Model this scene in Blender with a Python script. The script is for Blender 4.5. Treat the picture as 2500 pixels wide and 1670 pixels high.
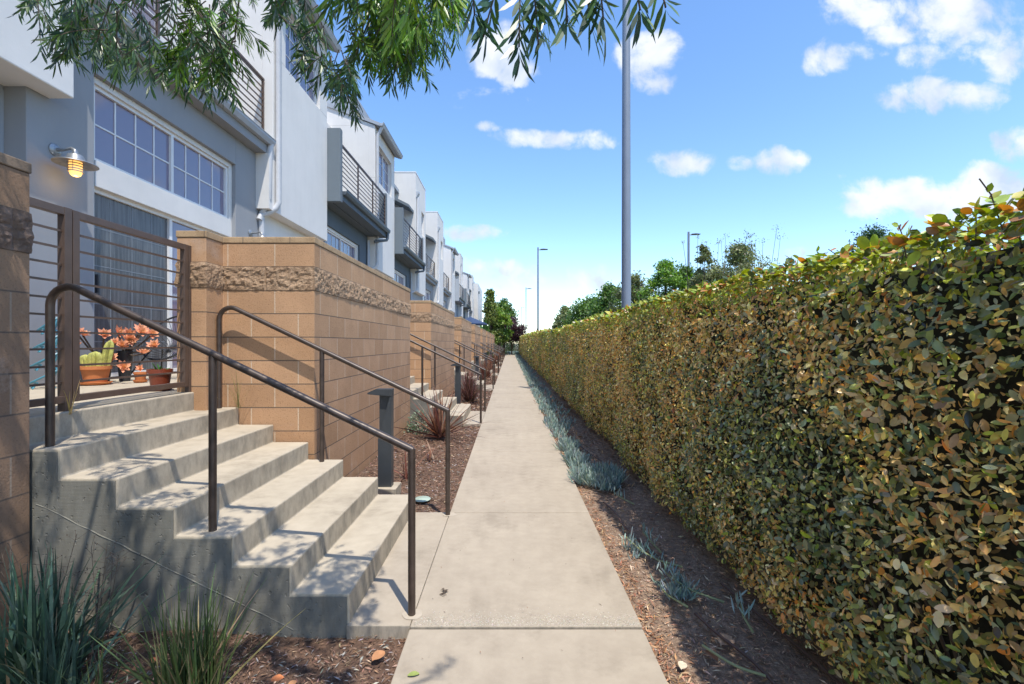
import bpy, math, random
import numpy as np
from math import radians as R, sin, cos, pi
from mathutils import Vector, noise as mn
random.seed(7)
rng = np.random.default_rng(7)
sc = bpy.context.scene
for o in list(bpy.data.objects): bpy.data.objects.remove(o)

# ------------------------------------------------------------------ camera
EYE = 1.45
cd = bpy.data.cameras.new("camera"); cam = bpy.data.objects.new("camera", cd); sc.collection.objects.link(cam)
cam.location = (0, 0, EYE); cam.rotation_euler = (R(90), 0, 0)
cd.sensor_width = 36; cd.lens = 16.0; cd.shift_x = 0.0024; cd.shift_y = 0.0012
cd.clip_start = 0.05; cd.clip_end = 2000
sc.camera = cam
# ------------------------------------------------------------------ light
SUN = Vector((0.209, -0.356, 0.905)).normalized()
sd = bpy.data.lights.new("sun", 'SUN'); sd.energy = 2.65; sd.angle = R(0.55); sd.color = (1.0, 0.94, 0.84)
sun = bpy.data.objects.new("sun", sd); sc.collection.objects.link(sun)
sun.rotation_euler = SUN.to_track_quat('Z', 'Y').to_euler()
sc.view_settings.view_transform = 'Standard'; sc.view_settings.look = 'None'
sc.view_settings.exposure = 1.1; sc.view_settings.gamma = 1
W = bpy.data.worlds.new("World"); sc.world = W; W.use_nodes = True
nt = W.node_tree; nt.nodes.clear()
SKY_STR = 0.15
def wn(t, **k):
    n = nt.nodes.new(t)
    for a, b in k.items(): setattr(n, a, b)
    return n
def wl(a, b): nt.links.new(a, b)
def wmath(op, a, b=None, clamp=False):
    n = wn('ShaderNodeMath', operation=op, use_clamp=clamp)
    for i, v in enumerate((a, b)):
        if v is None: continue
        if isinstance(v, (int, float)): n.inputs[i].default_value = v
        else: wl(v, n.inputs[i])
    return n.outputs[0]
sky = wn('ShaderNodeTexSky', sky_type='NISHITA'); sky.sun_disc = False
sky.sun_elevation = math.asin(SUN.z); sky.sun_rotation = math.atan2(SUN.x, SUN.y)
sky.air_density = 1.0; sky.dust_density = 0.3; sky.ozone_density = 2.2; sky.altitude = 50
hs = wn('ShaderNodeHueSaturation'); hs.inputs['Hue'].default_value = 0.502; hs.inputs['Saturation'].default_value = 1.14; hs.inputs['Value'].default_value = .96
wl(sky.outputs[0], hs.inputs['Color'])
tc = wn('ShaderNodeTexCoord'); sx = wn('ShaderNodeSeparateXYZ'); wl(tc.outputs['Generated'], sx.inputs[0])
yy = wmath('MAXIMUM', sx.outputs[1], 0.08)
u = wmath('DIVIDE', sx.outputs[0], yy); v = wmath('DIVIDE', sx.outputs[2], yy)
cb = wn('ShaderNodeCombineXYZ'); wl(u, cb.inputs[0]); wl(v, cb.inputs[1])
nz0 = wn('ShaderNodeTexNoise'); nz0.inputs['Scale'].default_value = 5; nz0.inputs['Detail'].default_value = 3; wl(cb.outputs[0], nz0.inputs['Vector'])
warp = wn('ShaderNodeVectorMath', operation='MULTIPLY_ADD'); wl(nz0.outputs['Color'], warp.inputs[0]); warp.inputs[1].default_value = (.09, .06, 0); wl(cb.outputs[0], warp.inputs[2])
warp2 = wn('ShaderNodeVectorMath', operation='SUBTRACT'); wl(warp.outputs[0], warp2.inputs[0]); warp2.inputs[1].default_value = (.045, .03, 0)
# clouds: centre x, centre y (direction tangents), radii, strength
CL = [(1205,120,85,60,1),(1262,170,60,38,1),(1596,140,80,62,1),(1620,195,45,35,.9),
 (2110,25,105,50,.95),(2170,85,80,38,.7),(2060,135,100,42,.85),(2330,50,135,70,1.0),(2300,135,120,42,.7),(2230,225,100,38,.95),(2340,245,120,36,.95),(2460,110,85,80,.85),
 (2490,345,60,50,1),(2260,480,185,60,1.05),(2450,462,160,68,1.1),(2300,520,240,40,.7),
 (1682,388,75,34,1),(1905,403,68,34,1),(1805,402,34,22,.7),(1350,338,150,26,.95),(1195,320,40,16,.8),(1270,336,70,22,.8),
 (1165,572,90,26,.75),(1215,660,130,30,.85),(1370,682,200,42,.7),(1250,690,160,26,.6),(1950,625,70,16,.55),(2040,430,30,18,.5),
 (1180,225,120,40,.45),(1480,705,160,24,.6)]
acc = None
for (cx, cy, rx, ry, s) in CL:
    m = wn('ShaderNodeVectorMath', operation='SUBTRACT'); wl(warp2.outputs[0], m.inputs[0]); m.inputs[1].default_value = ((cx-1244)/1111, (838-cy)/1111, 0)
    m2 = wn('ShaderNodeVectorMath', operation='MULTIPLY'); wl(m.outputs[0], m2.inputs[0]); m2.inputs[1].default_value = (1111/rx, 1111/ry, 0)
    m3 = wn('ShaderNodeVectorMath', operation='DOT_PRODUCT'); wl(m2.outputs[0], m3.inputs[0]); wl(m2.outputs[0], m3.inputs[1])
    e = wmath('MULTIPLY_ADD', m3.outputs['Value'], -0.5*s); nt.nodes[-1].inputs[2].default_value = s
    acc = e if acc is None else wmath('MAXIMUM', acc, e)
nz = wn('ShaderNodeTexNoise'); nz.inputs['Scale'].default_value = 11; nz.inputs['Detail'].default_value = 9; nz.inputs['Roughness'].default_value = .58; wl(warp2.outputs[0], nz.inputs['Vector'])
nn = wmath('SUBTRACT', nz.outputs['Fac'], .5)
acc0 = wmath('MAXIMUM', acc, -0.6)
dens = wmath('MULTIPLY_ADD', nn, 2.3); wl(acc0, nt.nodes[-1].inputs[2])
mr = wn('ShaderNodeMapRange', interpolation_type='SMOOTHSTEP'); wl(dens, mr.inputs['Value']); mr.inputs['From Min'].default_value = .38; mr.inputs['From Max'].default_value = .98
front = wn('ShaderNodeMapRange'); wl(sx.outputs[1], front.inputs['Value']); front.inputs['From Min'].default_value = .1; front.inputs['From Max'].default_value = .25
fac = wmath('MULTIPLY', mr.outputs[0], front.outputs[0])
lift = wmath('MULTIPLY', fac, .93)
# cloud body: noise-lit white with a cooler underside
nz2 = wn('ShaderNodeTexNoise'); nz2.inputs['Scale'].default_value = 7; nz2.inputs['Detail'].default_value = 5; wl(warp2.outputs[0], nz2.inputs['Vector'])
cr = wn('ShaderNodeValToRGB'); wl(nz2.outputs['Fac'], cr.inputs[0])
cr.color_ramp.elements[0].position = .36; cr.color_ramp.elements[0].color = (.54, .63, .77, 1)
cr.color_ramp.elements[1].position = .56; cr.color_ramp.elements[1].color = (.84, .87, .92, 1)
cs = wn('ShaderNodeVectorMath', operation='SCALE'); wl(cr.outputs[0], cs.inputs[0]); cs.inputs['Scale'].default_value = 0.58 / SKY_STR
mx = wn('ShaderNodeMix', data_type='RGBA'); wl(lift, mx.inputs['Factor']); wl(hs.outputs[0], mx.inputs['A']); wl(cs.outputs[0], mx.inputs['B'])
bg = wn('ShaderNodeBackground'); bg.inputs['Strength'].default_value = SKY_STR; wl(mx.outputs['Result'], bg.inputs['Color'])
wo = wn('ShaderNodeOutputWorld'); wl(bg.outputs[0], wo.inputs[0])

# ------------------------------------------------------------------ materials
class NT:
    def __init__(s, name):
        s.m = bpy.data.materials.new(name); s.m.use_nodes = True; s.t = s.m.node_tree; s.b = s.t.nodes['Principled BSDF']
        s.tc = s.n('ShaderNodeTexCoord')
    def n(s, t, **k):
        x = s.t.nodes.new(t)
        for a, b in k.items(): setattr(x, a, b)
        return x
    def l(s, a, b): s.t.links.new(a, b)
    def noise(s, scale, detail=4, rough=.55, vec=None, stretch=None):
        x = s.n('ShaderNodeTexNoise'); x.inputs['Scale'].default_value = scale; x.inputs['Detail'].default_value = detail; x.inputs['Roughness'].default_value = rough
        src = vec or s.tc.outputs['Object']
        if stretch:
            mp = s.n('ShaderNodeMapping'); mp.inputs['Scale'].default_value = stretch; s.l(src, mp.inputs[0]); src = mp.outputs[0]
        s.l(src, x.inputs['Vector']); return x.outputs['Fac']
    def ramp(s, f, stops):
        x = s.n('ShaderNodeValToRGB'); s.l(f, x.inputs[0]); e = x.color_ramp.elements
        while len(e) < len(stops): e.new(.5)
        for i, (p, c) in enumerate(stops):
            e[i].position = p; e[i].color = (*c, 1) if len(c) == 3 else c
        return x.outputs[0]
    def mix(s, f, a, b, mode='MIX'):
        x = s.n('ShaderNodeMix', data_type='RGBA', blend_type=mode)
        for k, vv in (('Factor', f), ('A', a), ('B', b)):
            if isinstance(vv, (int, float)): x.inputs[k].default_value = vv
            elif isinstance(vv, tuple): x.inputs[k].default_value = (*vv, 1)
            else: s.l(vv, x.inputs[k])
        return x.outputs['Result']
    def math(s, op, a, b=0.0, clamp=False):
        x = s.n('ShaderNodeMath', operation=op, use_clamp=clamp)
        for i, vv in enumerate((a, b)):
            if isinstance(vv, (int, float)): x.inputs[i].default_value = vv
            else: s.l(vv, x.inputs[i])
        return x.outputs[0]
    def bump(s, h, st=.3, dist=.01, prev=None):
        x = s.n('ShaderNodeBump'); x.inputs['Strength'].default_value = st; x.inputs['Distance'].default_value = dist
        s.l(h, x.inputs['Height'])
        if prev is not None: s.l(prev, x.inputs['Normal'])
        return x.outputs[0]
    def done(s, col=None, rough=.6, metal=0, nrm=None, spec=None, **kw):
        if col is not None:
            if isinstance(col, tuple): s.b.inputs['Base Color'].default_value = (*col, 1)
            else: s.l(col, s.b.inputs['Base Color'])
        if isinstance(rough, (int, float)): s.b.inputs['Roughness'].default_value = rough
        else: s.l(rough, s.b.inputs['Roughness'])
        s.b.inputs['Metallic'].default_value = metal
        if spec is not None: s.b.inputs['Specular IOR Level'].default_value = spec
        if nrm is not None: s.l(nrm, s.b.inputs['Normal'])
        for k, vv in kw.items(): s.b.inputs[k.replace('_', ' ')].default_value = vv
        return s.m

def m_simple(name, col, rough=.6, metal=0, var=.12, scale=8, bump=0., bscale=60, **kw):
    t = NT(name); f = t.noise(scale, 5)
    c = t.ramp(f, [(.3, tuple(x*(1-var) for x in col)), (.7, tuple(min(1, x*(1+var)) for x in col))])
    nr = t.bump(t.noise(bscale, 3), bump, .004) if bump else None
    return t.done(c, rough, metal, nr, **kw)

def m_stucco(name, col):
    t = NT(name)
    f = t.noise(1.3, 5); streak = t.noise(3, 4, .6, stretch=(2.5, 2.5, .22))
    c = t.ramp(f, [(.25, tuple(x*.93 for x in col)), (.75, tuple(min(1, x*1.04) for x in col))])
    s2 = t.ramp(streak, [(.28, (.90, .90, .91)), (.6, (1, 1, 1))])
    c = t.mix(.35, c, s2, 'MULTIPLY')
    nr = t.bump(t.noise(4, 4), .18, .02); nr = t.bump(t.noise(150, 2), .25, .002, nr)
    return t.done(c, .85, 0, nr)

def m_concrete(name, cols, stain=.5, speck=True, wall=False):
    t = NT(name)
    f = t.noise(1.1, 6, .6); f2 = t.noise(9, 6, .65)
    c = t.ramp(f, [(.25, cols[0]), (.75, cols[1])])
    c2 = t.ramp(f2, [(.3, (.86, .85, .84)), (.65, (1.04, 1.04, 1.04))])
    c = t.mix(.8, c, c2, 'MULTIPLY')
    st = t.noise(2.3, 7, .72, stretch=(1, 1, .5) if wall else (1, 1, 1))
    c3 = t.ramp(st, [(.34, (.62, .61, .59)), (.47, (1, 1, 1))])
    c = t.mix(stain, c, c3, 'MULTIPLY')
    if speck:
        vz = t.n('ShaderNodeTexVoronoi'); vz.inputs['Scale'].default_value = 230; t.l(t.tc.outputs['Object'], vz.inputs['Vector'])
        c4 = t.ramp(vz.outputs['Distance'], [(.1, (.72, .7, .68)), (.3, (1, 1, 1))])
        c = t.mix(.35, c, c4, 'MULTIPLY')
    # weather marks on upright faces only (grime that clings to risers)
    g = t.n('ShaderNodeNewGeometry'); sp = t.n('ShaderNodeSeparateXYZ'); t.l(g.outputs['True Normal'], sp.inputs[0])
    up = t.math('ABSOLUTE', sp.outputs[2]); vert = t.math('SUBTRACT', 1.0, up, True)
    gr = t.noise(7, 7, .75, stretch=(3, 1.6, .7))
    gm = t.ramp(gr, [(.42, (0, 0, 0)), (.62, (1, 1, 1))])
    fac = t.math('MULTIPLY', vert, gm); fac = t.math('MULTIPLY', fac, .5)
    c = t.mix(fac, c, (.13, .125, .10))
    nr = t.bump(t.noise(6, 4), .12, .006); nr = t.bump(t.noise(170, 3), .3, .002, nr)
    if wall: nr = t.bump(t.noise(9, 4, .6, stretch=(1, 1, 10)), .3, .004, nr); nr = t.bump(t.ramp(t.noise(38, 2), [(.28, (0, 0, 0)), (.36, (1, 1, 1))]), .6, .008, nr)
    return t.done(c, .88, 0, nr)

def m_block(name, dull=0.0):
    t = NT(name)
    g = t.n('ShaderNodeNewGeometry'); sp = t.n('ShaderNodeSeparateXYZ'); t.l(g.outputs['True Normal'], sp.inputs[0])
    so = t.n('ShaderNodeSeparateXYZ'); t.l(t.tc.outputs['Object'], so.inputs[0])
    ax = t.math('ABSOLUTE', sp.outputs[0]); isx = t.math('GREATER_THAN', ax, .6)
    mxn = t.n('ShaderNodeMix', data_type='FLOAT'); t.l(isx, mxn.inputs['Factor']); t.l(so.outputs[0], mxn.inputs['A']); t.l(so.outputs[1], mxn.inputs['B'])
    cbn = t.n('ShaderNodeCombineXYZ'); t.l(mxn.outputs['Result'], cbn.inputs[0]); t.l(t.math('ADD', so.outputs[2], .1226), cbn.inputs[1])
    br = t.n('ShaderNodeTexBrick'); t.l(cbn.outputs[0], br.inputs['Vector'])
    br.inputs['Scale'].default_value = 1; br.inputs['Brick Width'].default_value = .4064; br.inputs['Row Height'].default_value = .2032
    br.inputs['Mortar Size'].default_value = .006; br.inputs['Mortar Smooth'].default_value = .5; br.inputs['Bias'].default_value = 0
    br.inputs['Color1'].default_value = (.39, .225, .118, 1); br.inputs['Color2'].default_value = (.49, .295, .165, 1); br.inputs['Mortar'].default_value = (.56, .44, .32, 1)
    rw = t.math('FRACT', t.math('DIVIDE', t.math('ADD', so.outputs[2], .1226+2.032), .2032)); rw = t.math('ABSOLUTE', t.math('SUBTRACT', rw, .5)); rl = t.ramp(rw, [(.468, (0, 0, 0)), (.488, (1, 1, 1))])
    f = t.noise(3, 6, .65); c = t.mix(.5, t.mix(rl, br.outputs['Color'], (.11, .07, .045)), t.ramp(f, [(.3, (.74, .70, .66)), (.7, (1.12, 1.1, 1.08))]), 'MULTIPLY')
    v1 = t.noise(95, 3, .7); pit = t.ramp(v1, [(.33, (.42, .38, .34)), (.44, (1, 1, 1))]); c = t.mix(.6, c, pit, 'MULTIPLY')
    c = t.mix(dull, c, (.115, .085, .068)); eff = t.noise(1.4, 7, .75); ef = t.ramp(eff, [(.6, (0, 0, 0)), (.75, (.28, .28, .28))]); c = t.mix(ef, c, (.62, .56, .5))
    nr = t.bump(br.outputs['Fac'], -.4, .004); nr = t.bump(rl, -1.0, .008, nr); nr = t.bump(v1, .6, .004, nr); nr = t.bump(t.noise(25, 4), .3, .006, nr)
    return t.done(c, .93, 0, nr)

def m_rock(name):
    t = NT(name); f = t.noise(6, 6, .7); f2 = t.noise(60, 5, .7)
    c = t.ramp(f, [(.3, (.25, .155, .09)), (.7, (.44, .30, .19))]); c = t.mix(.7, c, t.ramp(f2, [(.3, (.5, .46, .42)), (.6, (1.1, 1.1, 1.1))]), 'MULTIPLY')
    nr = t.bump(f2, .8, .012); nr = t.bump(t.noise(200, 3), .5, .003, nr)
    return t.done(c, .95, 0, nr)

def m_leafcol(name, rough=.45, trans=.35, spec=.4, dark=1.0, sat=None):
    m = bpy.data.materials.new(name); m.use_nodes = True; t = m.node_tree; b = t.nodes['Principled BSDF']; out = t.nodes['Material Output']
    at = t.nodes.new('ShaderNodeAttribute'); at.attribute_name = 'col'
    tcn = t.nodes.new('ShaderNodeTexCoord'); nz_ = t.nodes.new('ShaderNodeTexNoise'); nz_.inputs['Scale'].default_value = 40; t.links.new(tcn.outputs['Object'], nz_.inputs['Vector'])
    rp = t.nodes.new('ShaderNodeValToRGB'); t.links.new(nz_.outputs['Fac'], rp.inputs[0]); rp.color_ramp.elements[0].position = .3; rp.color_ramp.elements[0].color = (.78*dark,)*3+(1,); rp.color_ramp.elements[1].position = .7; rp.color_ramp.elements[1].color = (1.1*dark,)*3+(1,)
    mu = t.nodes.new('ShaderNodeMix'); mu.data_type = 'RGBA'; mu.blend_type = 'MULTIPLY'; mu.inputs['Factor'].default_value = 1
    t.links.new(at.outputs['Color'], mu.inputs['A']); t.links.new(rp.outputs[0], mu.inputs['B'])
    t.links.new(mu.outputs['Result'], b.inputs['Base Color']); b.inputs['Roughness'].default_value = rough; b.inputs['Specular IOR Level'].default_value = spec
    tr = t.nodes.new('ShaderNodeBsdfTranslucent'); 
    hsn = t.nodes.new('ShaderNodeHueSaturation'); hsn.inputs['Saturation'].default_value = 1.15; hsn.inputs['Value'].default_value = 1.5; t.links.new(mu.outputs['Result'], hsn.inputs['Color']); t.links.new(hsn.outputs[0], tr.inputs['Color'])
    ms = t.nodes.new('ShaderNodeMixShader'); ms.inputs[0].default_value = trans
    t.links.new(b.outputs[0], ms.inputs[1]); t.links.new(tr.outputs[0], ms.inputs[2]); t.links.new(ms.outputs[0], out.inputs[0])
    return m
def m_attr(name, rough=.8):
    t = NT(name); at = t.n('ShaderNodeAttribute'); at.attribute_name = 'col'
    c = t.mix(.6, at.outputs['Color'], t.ramp(t.noise(60, 4), [(.3, (.7, .7, .7)), (.7, (1.15, 1.15, 1.15))]), 'MULTIPLY')
    return t.done(c, rough)

M = {}
M['white'] = m_stucco('white_stucco', (.66, .645, .62))
M['accent'] = m_stucco('pale_blue_grey_stucco', (.275, .285, .30))
M['slate'] = m_stucco('slate_stucco', (.10, .128, .155))
M['greyst'] = m_stucco('mid_grey_stucco', (.33, .36, .40))
M['trim'] = m_simple('white_trim_paint', (.68, .68, .68), .45, var=.04)
M['gutterL'] = m_simple('grey_gutter_paint', (.36, .39, .43), .45, var=.06)
M['gutterD'] = m_simple('slate_gutter_paint', (.085, .105, .125), .4, var=.08)
M['pipe'] = m_simple('white_downspout_paint', (.50, .505, .52), .42, var=.05)
M['bronze'] = m_simple('bronze_paint', (.060, .042, .033), .42, .25, var=.3, scale=14, bump=.1, bscale=30, spec=.6)
M['bronze_light'] = m_simple('brown_painted_steel', (.10, .066, .050), .42, .1, var=.15, scale=10)
M['block'] = m_block('tan_block'); M['block_old'] = m_block('weathered_block', .6); M['rock'] = m_rock('split_block'); M['rock_old'] = m_simple('dark_split_block', (.13, .09, .07), .95, var=.45, scale=9, bump=.8, bscale=70)
M['cap'] = m_simple('tan_cap_block', (.36, .255, .155), .92, var=.22, scale=6, bump=.5, bscale=110)
M['concrete'] = m_concrete('path_concrete', ((.345, .29, .222), (.42, .358, .275)), .42)
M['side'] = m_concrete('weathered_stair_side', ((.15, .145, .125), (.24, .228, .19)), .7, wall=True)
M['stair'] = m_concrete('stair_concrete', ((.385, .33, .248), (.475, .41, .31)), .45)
M['glassy'] = None
def m_glass(name, base, ior=1.9, rough=.02):
    t = NT(name); nr = t.bump(t.noise(1.1, 2), .06, .05)
    return t.done(base, rough, 0, nr, IOR=ior)
M['pane'] = m_glass('window_pane', (.185, .165, .235), 1.9)
M['pane2'] = m_glass('pale_window_pane', (.16, .15, .22), 2.0)
def m_curtain():
    t = NT('screened_pane'); f = t.noise(7, 4, .6, stretch=(1, 5, .25)); w = t.noise(260, 2)
    c = t.ramp(f, [(.3, (.05, .055, .065)), (.7, (.155, .165, .175))]); c = t.mix(.3, c, t.ramp(w, [(.4, (.4, .4, .4)), (.6, (1.3, 1.3, 1.3))]), 'MULTIPLY')
    return t.done(c, .22, 0, None, IOR=1.5)
M['screen'] = m_curtain()
M['faint'] = m_simple('screened_muntin', (.17, .19, .21), .6)
M['bollard'] = m_simple('dark_grey_powder_coat', (.050, .056, .062), .42, .2, var=.1)
M['polegrey'] = m_simple('grey_light_pole', (.19, .22, .27), .5, .1, var=.06, scale=3)
M['lampmetal'] = m_simple('galvanised_lamp', (.30, .31, .32), .38, .6, var=.2, scale=25)
M['terra'] = m_simple('terracotta', (.50, .17, .055), .75, var=.15, scale=12)
M['redpot'] = m_simple('red_brown_plastic', (.20, .042, .018), .4, var=.1)
M['blackpot'] = m_simple('charcoal_glaze', (.022, .024, .03), .35, var=.2)
M['teal'] = m_simple('teal_wire_paint', (.06, .22, .30), .4, var=.1)
M['darkrope'] = m_simple('black_rope', (.022, .025, .03), .5, var=.2)
M['leaf'] = m_leafcol('leaf', .42, .28)
M['hedgeleaf'] = m_leafcol('hedge_leaf', .36, .22, .62, 1.0)
M['treeleaf'] = m_leafcol('narrow_leaf', .36, .33, .5)
M['succ'] = m_leafcol('succulent_skin', .4, .12)
M['chips'] = m_attr('bark_chips', .85)
M['bark'] = m_simple('bark', (.10, .075, .055), .9, var=.35, scale=14, bump=.8, bscale=40)
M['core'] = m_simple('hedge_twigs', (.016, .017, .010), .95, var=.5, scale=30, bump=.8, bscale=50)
M['navy'] = m_simple('navy_canvas', (.03, .055, .12), .8, var=.08)
M['roof'] = m_simple('grey_roof', (.14, .14, .145), .85, var=.12, scale=10)
M['asphalt'] = m_simple('asphalt', (.05, .05, .052), .9, var=.2, scale=30, bump=.4, bscale=200)
M['valve'] = m_simple('pale_green_lid', (.36, .44, .36), .5, var=.08)
M['hose'] = m_simple('brown_drip_line', (.075, .042, .032), .55, var=.2)
M['lid'] = m_simple('plain_grey', (.3, .3, .3), .7)
def m_soil(name, a, b, c):
    t = NT(name); f = t.noise(18, 8, .75); f2 = t.noise(2.5, 4); vz = t.n('ShaderNodeTexVoronoi'); vz.inputs['Scale'].default_value = 70; t.l(t.tc.outputs['Object'], vz.inputs['Vector'])
    col = t.ramp(f, [(.3, a), (.5, b), (.72, c)]); col = t.mix(.6, col, t.ramp(f2, [(.3, (.7, .7, .7)), (.7, (1.15, 1.12, 1.1))]), 'MULTIPLY')
    nr = t.bump(f, .8, .02); nr = t.bump(vz.outputs['Distance'], .5, .01, nr)
    return t.done(col, .95, 0, nr)
M['mulch'] = m_soil('mulch_soil', (.05, .028, .018), (.13, .075, .048), (.24, .15, .10))
M['soil'] = m_soil('dark_soil', (.13, .085, .056), (.26, .18, .125), (.42, .31, .22))
M['ground'] = m_soil('dry_ground', (.07, .06, .04), (.13, .11, .07), (.2, .17, .11))
def m_emit(name, col, st):
    t = NT(name); t.b.inputs['Emission Color'].default_value = (*col, 1); t.b.inputs['Emission Strength'].default_value = st
    return t.done((.8, .6, .35), .3)
M['lampglow'] = m_emit('lit_lamp_glass', (1.0, .50, .12), .75)

# ------------------------------------------------------------------ object helpers
C = sc.collection
def tag(o, label=None, cat=None, group=None, kind=None):
    if label: o['label'] = label
    if cat: o['category'] = cat
    if group: o['group'] = group
    if kind: o['kind'] = kind
    return o
def thing(name, label, cat, loc=(0, 0, 0), group=None):
    o = bpy.data.objects.new(name, None); C.objects.link(o); o.location = loc; o.empty_display_size = .2
    return tag(o, label, cat, group)
def wloc(o):
    v_ = Vector((0, 0, 0))
    while o is not None: v_ += o.location; o = o.parent
    return v_
def mk(name, verts, faces, mat, parent=None, origin=None, cols=None, smooth=False, mats=None, midx=None):
    me = bpy.data.meshes.new(name)
    verts = np.asarray(verts, dtype=np.float32).reshape(-1, 3)
    off = wloc(parent) if parent is not None else (Vector(origin) if origin is not None else Vector((0, 0, 0)))
    verts = verts - np.array(off, dtype=np.float32)
    if isinstance(faces, tuple):           # (loop_verts, face_sizes) arrays
        lv, fs = faces
        me.vertices.add(len(verts)); me.vertices.foreach_set('co', verts.ravel())
        me.loops.add(len(lv)); me.loops.foreach_set('vertex_index', lv.astype(np.int32))
        st = np.concatenate([[0], np.cumsum(fs)[:-1]]).astype(np.int32)
        me.polygons.add(len(fs)); me.polygons.foreach_set('loop_start', st); me.polygons.foreach_set('loop_total', fs.astype(np.int32))
        me.update(calc_edges=True)
    else:
        me.from_pydata([tuple(map(float, p)) for p in verts], [], faces); me.update()
    if cols is not None:
        a = me.color_attributes.new('col', 'FLOAT_COLOR', 'POINT')
        c4 = np.ones((len(verts), 4), dtype=np.float32); c4[:, :3] = cols
        a.data.foreach_set('color', c4.ravel())
    if smooth: me.polygons.foreach_set('use_smooth', np.ones(len(me.polygons), dtype=bool))
    for mm in (mats or [mat]): me.materials.append(mm)
    if midx is not None: me.polygons.foreach_set('material_index', np.array(midx, dtype=np.int32))
    o = bpy.data.objects.new(name, me); C.objects.link(o)
    if parent is not None: o.parent = parent
    elif origin is not None: o.location = origin
    return o
def bev(o, w=.006, seg=2, ang=40):
    m = o.modifiers.new('bevel', 'BEVEL'); m.width = w; m.segments = seg; m.limit_method = 'ANGLE'; m.angle_limit = R(ang)
    return o

class MB:
    def __init__(s): s.v = []; s.f = []; s.sm = []
    def box(s, x0, x1, y0, y1, z0, z1):
        if x0 > x1: x0, x1 = x1, x0
        if y0 > y1: y0, y1 = y1, y0
        if z0 > z1: z0, z1 = z1, z0
        b = len(s.v); s.v += [(x0,y0,z0),(x1,y0,z0),(x1,y1,z0),(x0,y1,z0),(x0,y0,z1),(x1,y0,z1),(x1,y1,z1),(x0,y1,z1)]
        s.f += [(b+0,b+3,b+2,b+1),(b+4,b+5,b+6,b+7),(b+0,b+1,b+5,b+4),(b+1,b+2,b+6,b+5),(b+2,b+3,b+7,b+6),(b+3,b+0,b+4,b+7)]
        return s
    def tube(s, pts, r, n=12, cap=True, radii=None):
        pts = [Vector(p) for p in pts]; b0 = len(s.v)
        prev = None
        for i, p in enumerate(pts):
            if i == 0: t = pts[1]-pts[0]
            elif i == len(pts)-1: t = pts[-1]-pts[-2]
            else: t = (pts[i+1]-p).normalized()+(p-pts[i-1]).normalized()
            t.normalize()
            if prev is None:
                a = Vector((0, 0, 1)) if abs(t.z) < .9 else Vector((1, 0, 0)); nrm = t.cross(a).normalized()
            else:
                nrm = (prev - t*prev.dot(t)).normalized()
            prev = nrm; bi = t.cross(nrm)
            rr = radii[i] if radii else r
            # keep the section round through mitred corners
            for k in range(n):
                a = 2*pi*k/n; s.v.append(tuple(p + (nrm*cos(a)+bi*sin(a))*rr))
        for i in range(len(pts)-1):
            for k in range(n):
                a = b0+i*n+k; b = b0+i*n+(k+1) % n; s.f.append((a, b, b+n, a+n))
        if cap:
            s.f.append(tuple(b0+k for k in range(n-1, -1, -1))); e = b0+(len(pts)-1)*n; s.f.append(tuple(e+k for k in range(n)))
        return s
    def lathe(s, prof, c=(0, 0, 0), n=24, cap=True):
        b0 = len(s.v)
        for (r, z) in prof:
            for k in range(n):
                a = 2*pi*k/n; s.v.append((c[0]+r*cos(a), c[1]+r*sin(a), c[2]+z))
        for i in range(len(prof)-1):
            for k in range(n):
                a = b0+i*n+k; b = b0+i*n+(k+1) % n; s.f.append((a, b, b+n, a+n))
        if cap:
            s.f.append(tuple(b0+k for k in range(n-1, -1, -1))); e = b0+(len(prof)-1)*n; s.f.append(tuple(e+k for k in range(n)))
        return s
    def prism(s, poly, axis, a0, a1):
        """poly: 2D points; axis 'y' -> (x,z) extruded in y; 'x' -> (y,z); 'z' -> (x,y)"""
        b = len(s.v); n = len(poly)
        for a in (a0, a1):
            for (p, q) in poly:
                s.v.append({'y': (p, a, q), 'x': (a, p, q), 'z': (p, q, a)}[axis])
        s.f.append(tuple(b+k for k in range(n))); s.f.append(tuple(b+n+k for k in range(n-1, -1, -1)))
        for k in range(n): s.f.append((b+k, b+n+k, b+n+(k+1) % n, b+(k+1) % n))
        return s
    def build(s, name, mat, parent=None, origin=None, smooth=False, bevel=0, seg=2):
        o = mk(name, s.v, s.f, mat, parent, origin)
        import bmesh
        bm = bmesh.new(); bm.from_mesh(o.data); bmesh.ops.recalc_face_normals(bm, faces=bm.faces); bm.to_mesh(o.data); bm.free()
        if smooth:
            o.data.polygons.foreach_set('use_smooth', np.ones(len(o.data.polygons), dtype=bool))
            try: o.data.set_sharp_from_angle(angle=R(38))
            except Exception: pass
        if bevel: bev(o, bevel, seg)
        return o
def children(o): return [c for c in bpy.data.objects if c.parent == o]
def copy_tree(o, dloc=None, label=None, parent=None, group=None):
    c = o.copy(); C.objects.link(c); c.parent = parent
    if dloc is not None: c.location = o.location + Vector(dloc)
    if label: c['label'] = label
    if group: c['group'] = group
    for ch in children(o):
        if ch is not c: copy_tree(ch, parent=c)
    return c

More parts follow.
